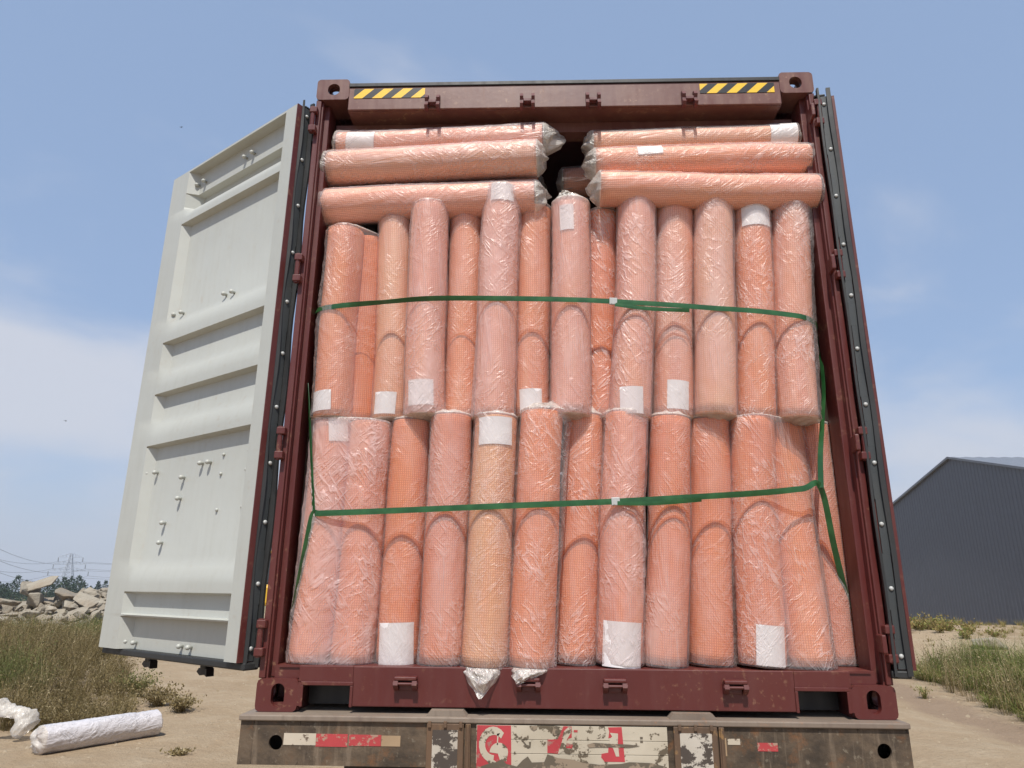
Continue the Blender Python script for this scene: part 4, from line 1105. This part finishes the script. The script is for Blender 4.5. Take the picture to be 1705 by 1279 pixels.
# ------------------------------------------------------------------ far trees, pylon, cables
random.seed(8)
def tree_parts(h, w, shape):
    b = Blades()
    n = 420
    for k in range(n):
        u = random.random(); z = h*(.22+.78*u)
        if shape == 0: rad = w*(math.sin(math.pi*min(1, u*.9+.12))**.7)
        elif shape == 1: rad = w*(1-u)**.6*.9+.1
        else: rad = w*(.55+.45*math.sin(math.pi*u))*(1 if u < .85 else .6)
        a = random.uniform(0, 6.283); q = rad*math.sqrt(random.random())
        cl = noise.noise(Vector((math.cos(a)*2, math.sin(a)*2+shape*5, z*.9)))
        if cl < -.22: continue
        b.leaf(Vector((math.cos(a)*q*(1+.4*cl), math.sin(a)*q*(1+.4*cl), z)), random.uniform(.25, .55), random.random(), .2)
    cm = b.build('crown', 'tree_leaf')
    bm = B(); tube(bm, [(0, 0, -.4), (.05, 0, h*.35), (0, .05, h*.8)], .16, 7, True, .05)
    for k in range(5):
        a = k*1.3; z = h*(.3+.1*k); tube(bm, [(0, 0, z), (math.cos(a)*w*.5, math.sin(a)*w*.5, z+h*.12)], .05, 5, True, .02)
    tm = link('trunk', bm, 'bark'); return cm, tm
kinds = [tree_parts(6.5, 1.7, 0), tree_parts(6.0, 1.3, 1), tree_parts(7.0, 1.5, 2), tree_parts(4.6, 1.8, 0)]
klab = ['distant round dark tree on the horizon behind the stone heap', 'distant pointed dark tree on the horizon behind the stone heap', 'distant tall columnar dark tree on the horizon behind the stone heap', 'distant low dark bushy tree on the horizon behind the stone heap']
kuse = set()
def far_tree(px, top, k, D=165., lab=None):
    v = ray(px, 985); v = Vector((v.x, v.y, 0)).normalized(); p = Vector((CAM.x, CAM.y, 0))+v*D; p.z = gh(p.x, p.y)
    vt = ray(px, top); zt = CAM.z+vt.z/math.hypot(vt.x, vt.y)*D; hh = (6.5, 6., 7., 4.6)[k]; s = max(.25, (zt-p.z)/hh)
    root = empty('horizon_tree', p, (0, 0, random.uniform(0, 6)), lab or klab[k], 'tree', 'trees along the horizon'); sx = s*random.uniform(.85, 1.15); root.scale = (sx, sx, s)
    for o in kinds[k]:
        if k in kuse: o = o.copy(); C.objects.link(o)
        o.parent = root
    kuse.add(k)
for px, top, k in ((-4, 969, 3), (4, 974, 3), (10, 971, 1), (20, 968, 0), (26, 959, 2), (41, 966, 1), (52, 970, 3), (62, 967, 0), (78, 962, 2), (85, 972, 3), (93, 964, 0), (104, 961, 2), (110, 966, 3), (116, 960, 0), (127, 959, 2), (131, 962, 0), (138, 967, 0), (150, 976, 3), (162, 968, 1), (174, 967, 2), (186, 970, 0), (200, 968, 3)):
    far_tree(px, top, k, random.uniform(150, 180))
hb = Blades()
for k in range(9000):
    px = random.uniform(-120, 470); v = ray(px, 985); v = Vector((v.x, v.y, 0)).normalized(); D = random.uniform(172, 190); p = Vector((CAM.x, CAM.y, 0))+v*D
    hgt = 1.9+.9*noise.noise(Vector((px*.06, 0, 0)))
    p.z = gh(p.x, p.y)+random.random()*hgt; hb.leaf(p, random.uniform(.25, .5), random.random()*.8, .2)
tag(hb.build('far_hedge', 'tree_leaf'), 'low dark hedge running along the horizon', 'hedge', kind='stuff')
far_tree(439, 952, 3, 60., 'greyish green tree seen in the slit between the open door and the post')
def bars(bm, segs, r):
    for a, b in segs: tube(bm, [a, b], r, 4, True)
def pylon(px, D, h, label):
    v = ray(px, 985); v = Vector((v.x, v.y, 0)).normalized(); p = Vector((CAM.x, CAM.y, 0))+v*D; p.z = gh(p.x, p.y)
    root = empty('power_pylon', p, (0, 0, .25), label, 'pylon')
    W_ = lambda z: 3.6*(1-z/h)**1.25+.45
    bm = B(); L = [h*t for t in (0, .14, .27, .39, .5, .6, .7, .8, .9, 1)]
    cs = lambda z: [(sx*W_(z), sy*W_(z), z) for sx, sy in ((-1, -1), (1, -1), (1, 1), (-1, 1))]
    for a, b in zip(L, L[1:]):
        A, Bq = cs(a), cs(b)
        for k in range(4): bars(bm, [(A[k], Bq[k])], .16); bars(bm, [(A[k], Bq[(k+1) % 4]), (A[(k+1) % 4], Bq[k]), (Bq[k], Bq[(k+1) % 4])], .09)
    link('tower_frame', bm, 'hazed_steel', root)
    tips = []
    for z, wd_ in ((h*.58, 9.), (h*.74, 7.2), (h*.9, 5.5)):
        bm = B(); w = W_(z)
        for s in (-1, 1):
            for sy in (-1, 1): bars(bm, [((s*w, sy*w, z), (s*wd_, 0, z+.3)), ((s*w, sy*w, z+2.0), (s*wd_, 0, z+.3))], .11)
            for t in (.3, .6): bars(bm, [((s*(w+(wd_-w)*t), w*(1-t), z+.1), (s*(w+(wd_-w)*t), -w*(1-t), z+1.9*(1-t)))], .08)
        arm = link('cross_arm', bm, 'hazed_steel', root)
        for s in (-1, 1):
            bm = B(); lathe(bm, [(-2.2, .12), (-2.0, .26), (-.3, .26), (0, .1)], Matrix.Translation((s*wd_, 0, z+.2)), 6); link('insulator', bm, 'cable_grey', arm)
            tips.append(p+Matrix.Rotation(.25, 3, 'Z') @ Vector((s*wd_, 0, z-2.)))
    return tips
T1 = pylon(108, 420, 21, 'faint lattice power pylon on the horizon behind the stone heap')
T2 = pylon(-170, 300, 34, 'nearer lattice power pylon left of the picture edge, carrying the cables')
T3 = pylon(520, 470, 32, 'lattice power pylon hidden behind the container')
def cable(a, b, sag, lab):
    pts = []
    for k in range(25):
        t = k/24; q = a.lerp(b, t); q.z -= sag*4*t*(1-t); pts.append(q)
    bm = B(); tube(bm, pts, .085, 5, False); tag(link('power_cable', bm, 'cable_grey'), lab, 'power cable', 'power cables')
for k in range(6):
    cable(T1[k], T2[k], 7, 'thin sagging power cable between the left edge and the faint pylon')
    cable(T1[k], T3[k], 4, 'thin nearly level power cable from the faint pylon towards the door')

# ------------------------------------------------------------------ shed on the right, gable end towards the track
v = ray(1582, 763); v2 = Vector((v.x, v.y, 0)); kq = 40./v2.length; pk = CAM+v*kq
hwid, pit = 6.1632751/36*40, .2587892
gz = gh(pk.x, pk.y)-.3
shed = empty('storage_shed', (pk.x, pk.y, gz), None, 'large dark grey sheet metal shed with a low gabled roof', 'shed')
ph = pk.z-gz; eh = ph-hwid*math.tan(pit); SL = 46.
def topz(y): return ph-abs(y)*math.tan(pit)
def ribbed(bm, a, b, zfun, off, per=.25, dep=.016, axis_=0):
    n = int((b-a)/per); pr = []
    for k in range(n):
        q = a+k*per
        for d, o in ((0, 0), (per*.55, 0), (per*.65, 1), (per*.9, 1)): pr.append((q+d, o*dep))
    pr.append((a+n*per, 0)); pr.append((b, 0))
    if zfun(0) > 0 and a < 0 < b and axis_ == 0: pr = sorted(pr+[(0., 0.)])
    lo = []; hi = []
    for q, o in pr:
        P0 = (off-o, q) if axis_ == 0 else (q, off-o)
        lo.append(bm.verts.new((P0[0], P0[1], 0))); hi.append(bm.verts.new((P0[0], P0[1], zfun(q))))
    for k in range(len(pr)-1): bm.faces.new((lo[k], lo[k+1], hi[k+1], hi[k]))
bm = B(); ribbed(bm, -hwid, hwid, topz, 0); link('gable_wall', bm, 'warehouse_wall', shed)
bm = B(); ribbed(bm, 0.02, SL, lambda q: eh, -hwid, axis_=1); link('side_wall', bm, 'warehouse_wall', shed)
bm = B(); ribbed(bm, 0.02, SL, lambda q: eh, hwid, axis_=1); link('side_wall', bm, 'warehouse_wall', shed)
bm = B(); box(bm, SL-.1, SL, -hwid+.05, hwid-.05, 0, eh); link('rear_wall', bm, 'warehouse_wall', shed)
bm = B()
for s in (-1, 1):
    n = 150; ra, rb = [], []
    for k in range(n+1):
        x = -.14+(SL+.2)*k/n; o = .03*(k % 2)
        ra.append(bm.verts.new((x, 0, ph+.04+o))); rb.append(bm.verts.new((x, s*(hwid+.35), topz(hwid+.35)+.04+o)))
    for k in range(n): bm.faces.new((ra[k], ra[k+1], rb[k+1], rb[k]))
link('roof', bm, 'warehouse_roof', shed)
bm = B()
for s in (-1, 1):
    a = [(-.15, ph-.03), (-.035, ph-.03), (-.035, ph+.035), (-.15, ph+.075)]
    v1 = [bm.verts.new((x, s*.001, z)) for x, z in a]; y2 = s*(hwid+.36); dz = -(hwid+.36)*math.tan(pit)
    v3 = [bm.verts.new((x, y2, z+dz)) for x, z in a]
    bm.faces.new(v1); bm.faces.new(v3[::-1])
    for k in range(4): bm.faces.new((v1[k], v3[k], v3[(k+1) % 4], v1[(k+1) % 4]))
link('verge_trim', bm, 'warehouse_roof', shed)
# things lying at the foot of the shed
c = atz(1556, 1034, -1.1)
for k, (dx, dy, dz, L_, lab) in enumerate(((0, 0, 0.30, 3.4, 'upper grey steel pipe lying on blocks before the shed'), (.3, -.3, .12, 4.2, 'lower grey steel pipe lying in the grass before the shed'))):
    bm = B(); tube(bm, [(-L_/2, 0, 0), (L_/2, .1, .02)], .07, 10, False); tube(bm, [(L_/2, .1, .02), (-L_/2, 0, 0)], .058, 10, False)
    o = link('steel_pipe', bm, 'cable_grey'); o.location = (c.x+dx, c.y+dy, gh(c.x, c.y)+dz); tag(o, lab, 'pipe')
# yellow machine glimpsed behind the door gap
v = ray(430, 1003); v = Vector((v.x, v.y, 0)).normalized(); q = Vector((CAM.x, CAM.y, 0))+v*31; q.z = gh(q.x, q.y)
mc = empty('wheel_loader', q, (0, 0, R_(15)), 'yellow wheel loader glimpsed between the open door and the container post', 'wheel loader')
bm = B(); box(bm, -1.9, 1.2, -.75, .75, .75, 1.55, .12); box(bm, -1.9, -.6, -.7, .7, 1.55, 1.9, .1); link('body', bm, 'yellow_paint', mc)
bm = B(); box(bm, -.5, .8, -.65, .65, 1.57, 2.75, .08); cab = link('cab', bm, 'grey_glass', mc)
bm = B(); box(bm, -.58, .9, -.72, .72, 2.755, 2.86, .03); link('cab_roof', bm, 'yellow_paint', cab)
bm = B()
for s in (-1, 1): tube(bm, [(1.0, s*.45, 1.4), (2.0, s*.45, 1.1), (2.5, s*.45, .5)], .12, 8)
link('lift_arm', bm, 'yellow_paint', mc)
bm = B(); prism(bm, [(2.4, .15), (3.3, .1), (3.2, .2), (2.65, .3), (2.6, .8), (2.9, 1.05), (2.8, 1.1), (2.4, .85)], -1.1, 1.1); link('bucket', bm, 'dark_chassis', mc)
for x in (-1.2, 1.1):
    for y in (-.85, .85):
        bm = B(); M = Matrix.Translation((x, y, .6)) @ Matrix.Rotation(R_(90), 4, 'X'); lathe(bm, [(-.2, .3), (-.2, .52), (-.14, .6), (.14, .6), (.2, .52), (.2, .3)], M, 24); w = link('wheel', bm, 'tyre', mc)
        bm = B(); lathe(bm, [(-.16, .05), (-.16, .295), (.16, .295), (.16, .05)], M, 16); link('rim', bm, 'yellow_paint', w)
# small dark birds in the sky
for px, py, D, lab in ((109, 701, 60, 'tiny dark bird flying low at the left, above the pylon'), (302, 212, 70, 'tiny dark bird high in the sky above the open door')):
    v = ray(px, py).normalized(); o = None
    bm = B(); lathe(bm, [(-.16, .005), (-.1, .03), (0, .045), (.09, .035), (.14, .02), (.17, .004)], Matrix.Rotation(R_(90), 4, 'Y'), 8)
    for s in (-1, 1):
        a = [bm.verts.new(p) for p in ((.07, s*.03, .01), (-.05, s*.03, .01), (-.08, s*.2, .06), (0, s*.2, .06), (-.1, s*.36, .02))]
        bm.faces.new((a[0], a[1], a[2], a[3])); bm.faces.new((a[3], a[2], a[4]))
    o = link('bird', bm, 'near_black'); o.location = CAM+v*D; o.scale = (.55, .55, .55); o.rotation_euler = (0, .1, 1.2); tag(o, lab, 'bird')

# ------------------------------------------------------------------ thin summer haze
t = NT('air'); vp = t.n('ShaderNodeVolumePrincipled'); vp.inputs['Density'].default_value = .00055; vp.inputs['Color'].default_value = (.86, .90, .96, 1); vp.inputs['Anisotropy'].default_value = .2
t.l(vp.outputs[0], t.out.inputs['Volume'])
bm = B(); box(bm, -640, 640, -80, 660, -9.6, 48); tag(link('haze', bm, 'air'), kind='stuff')
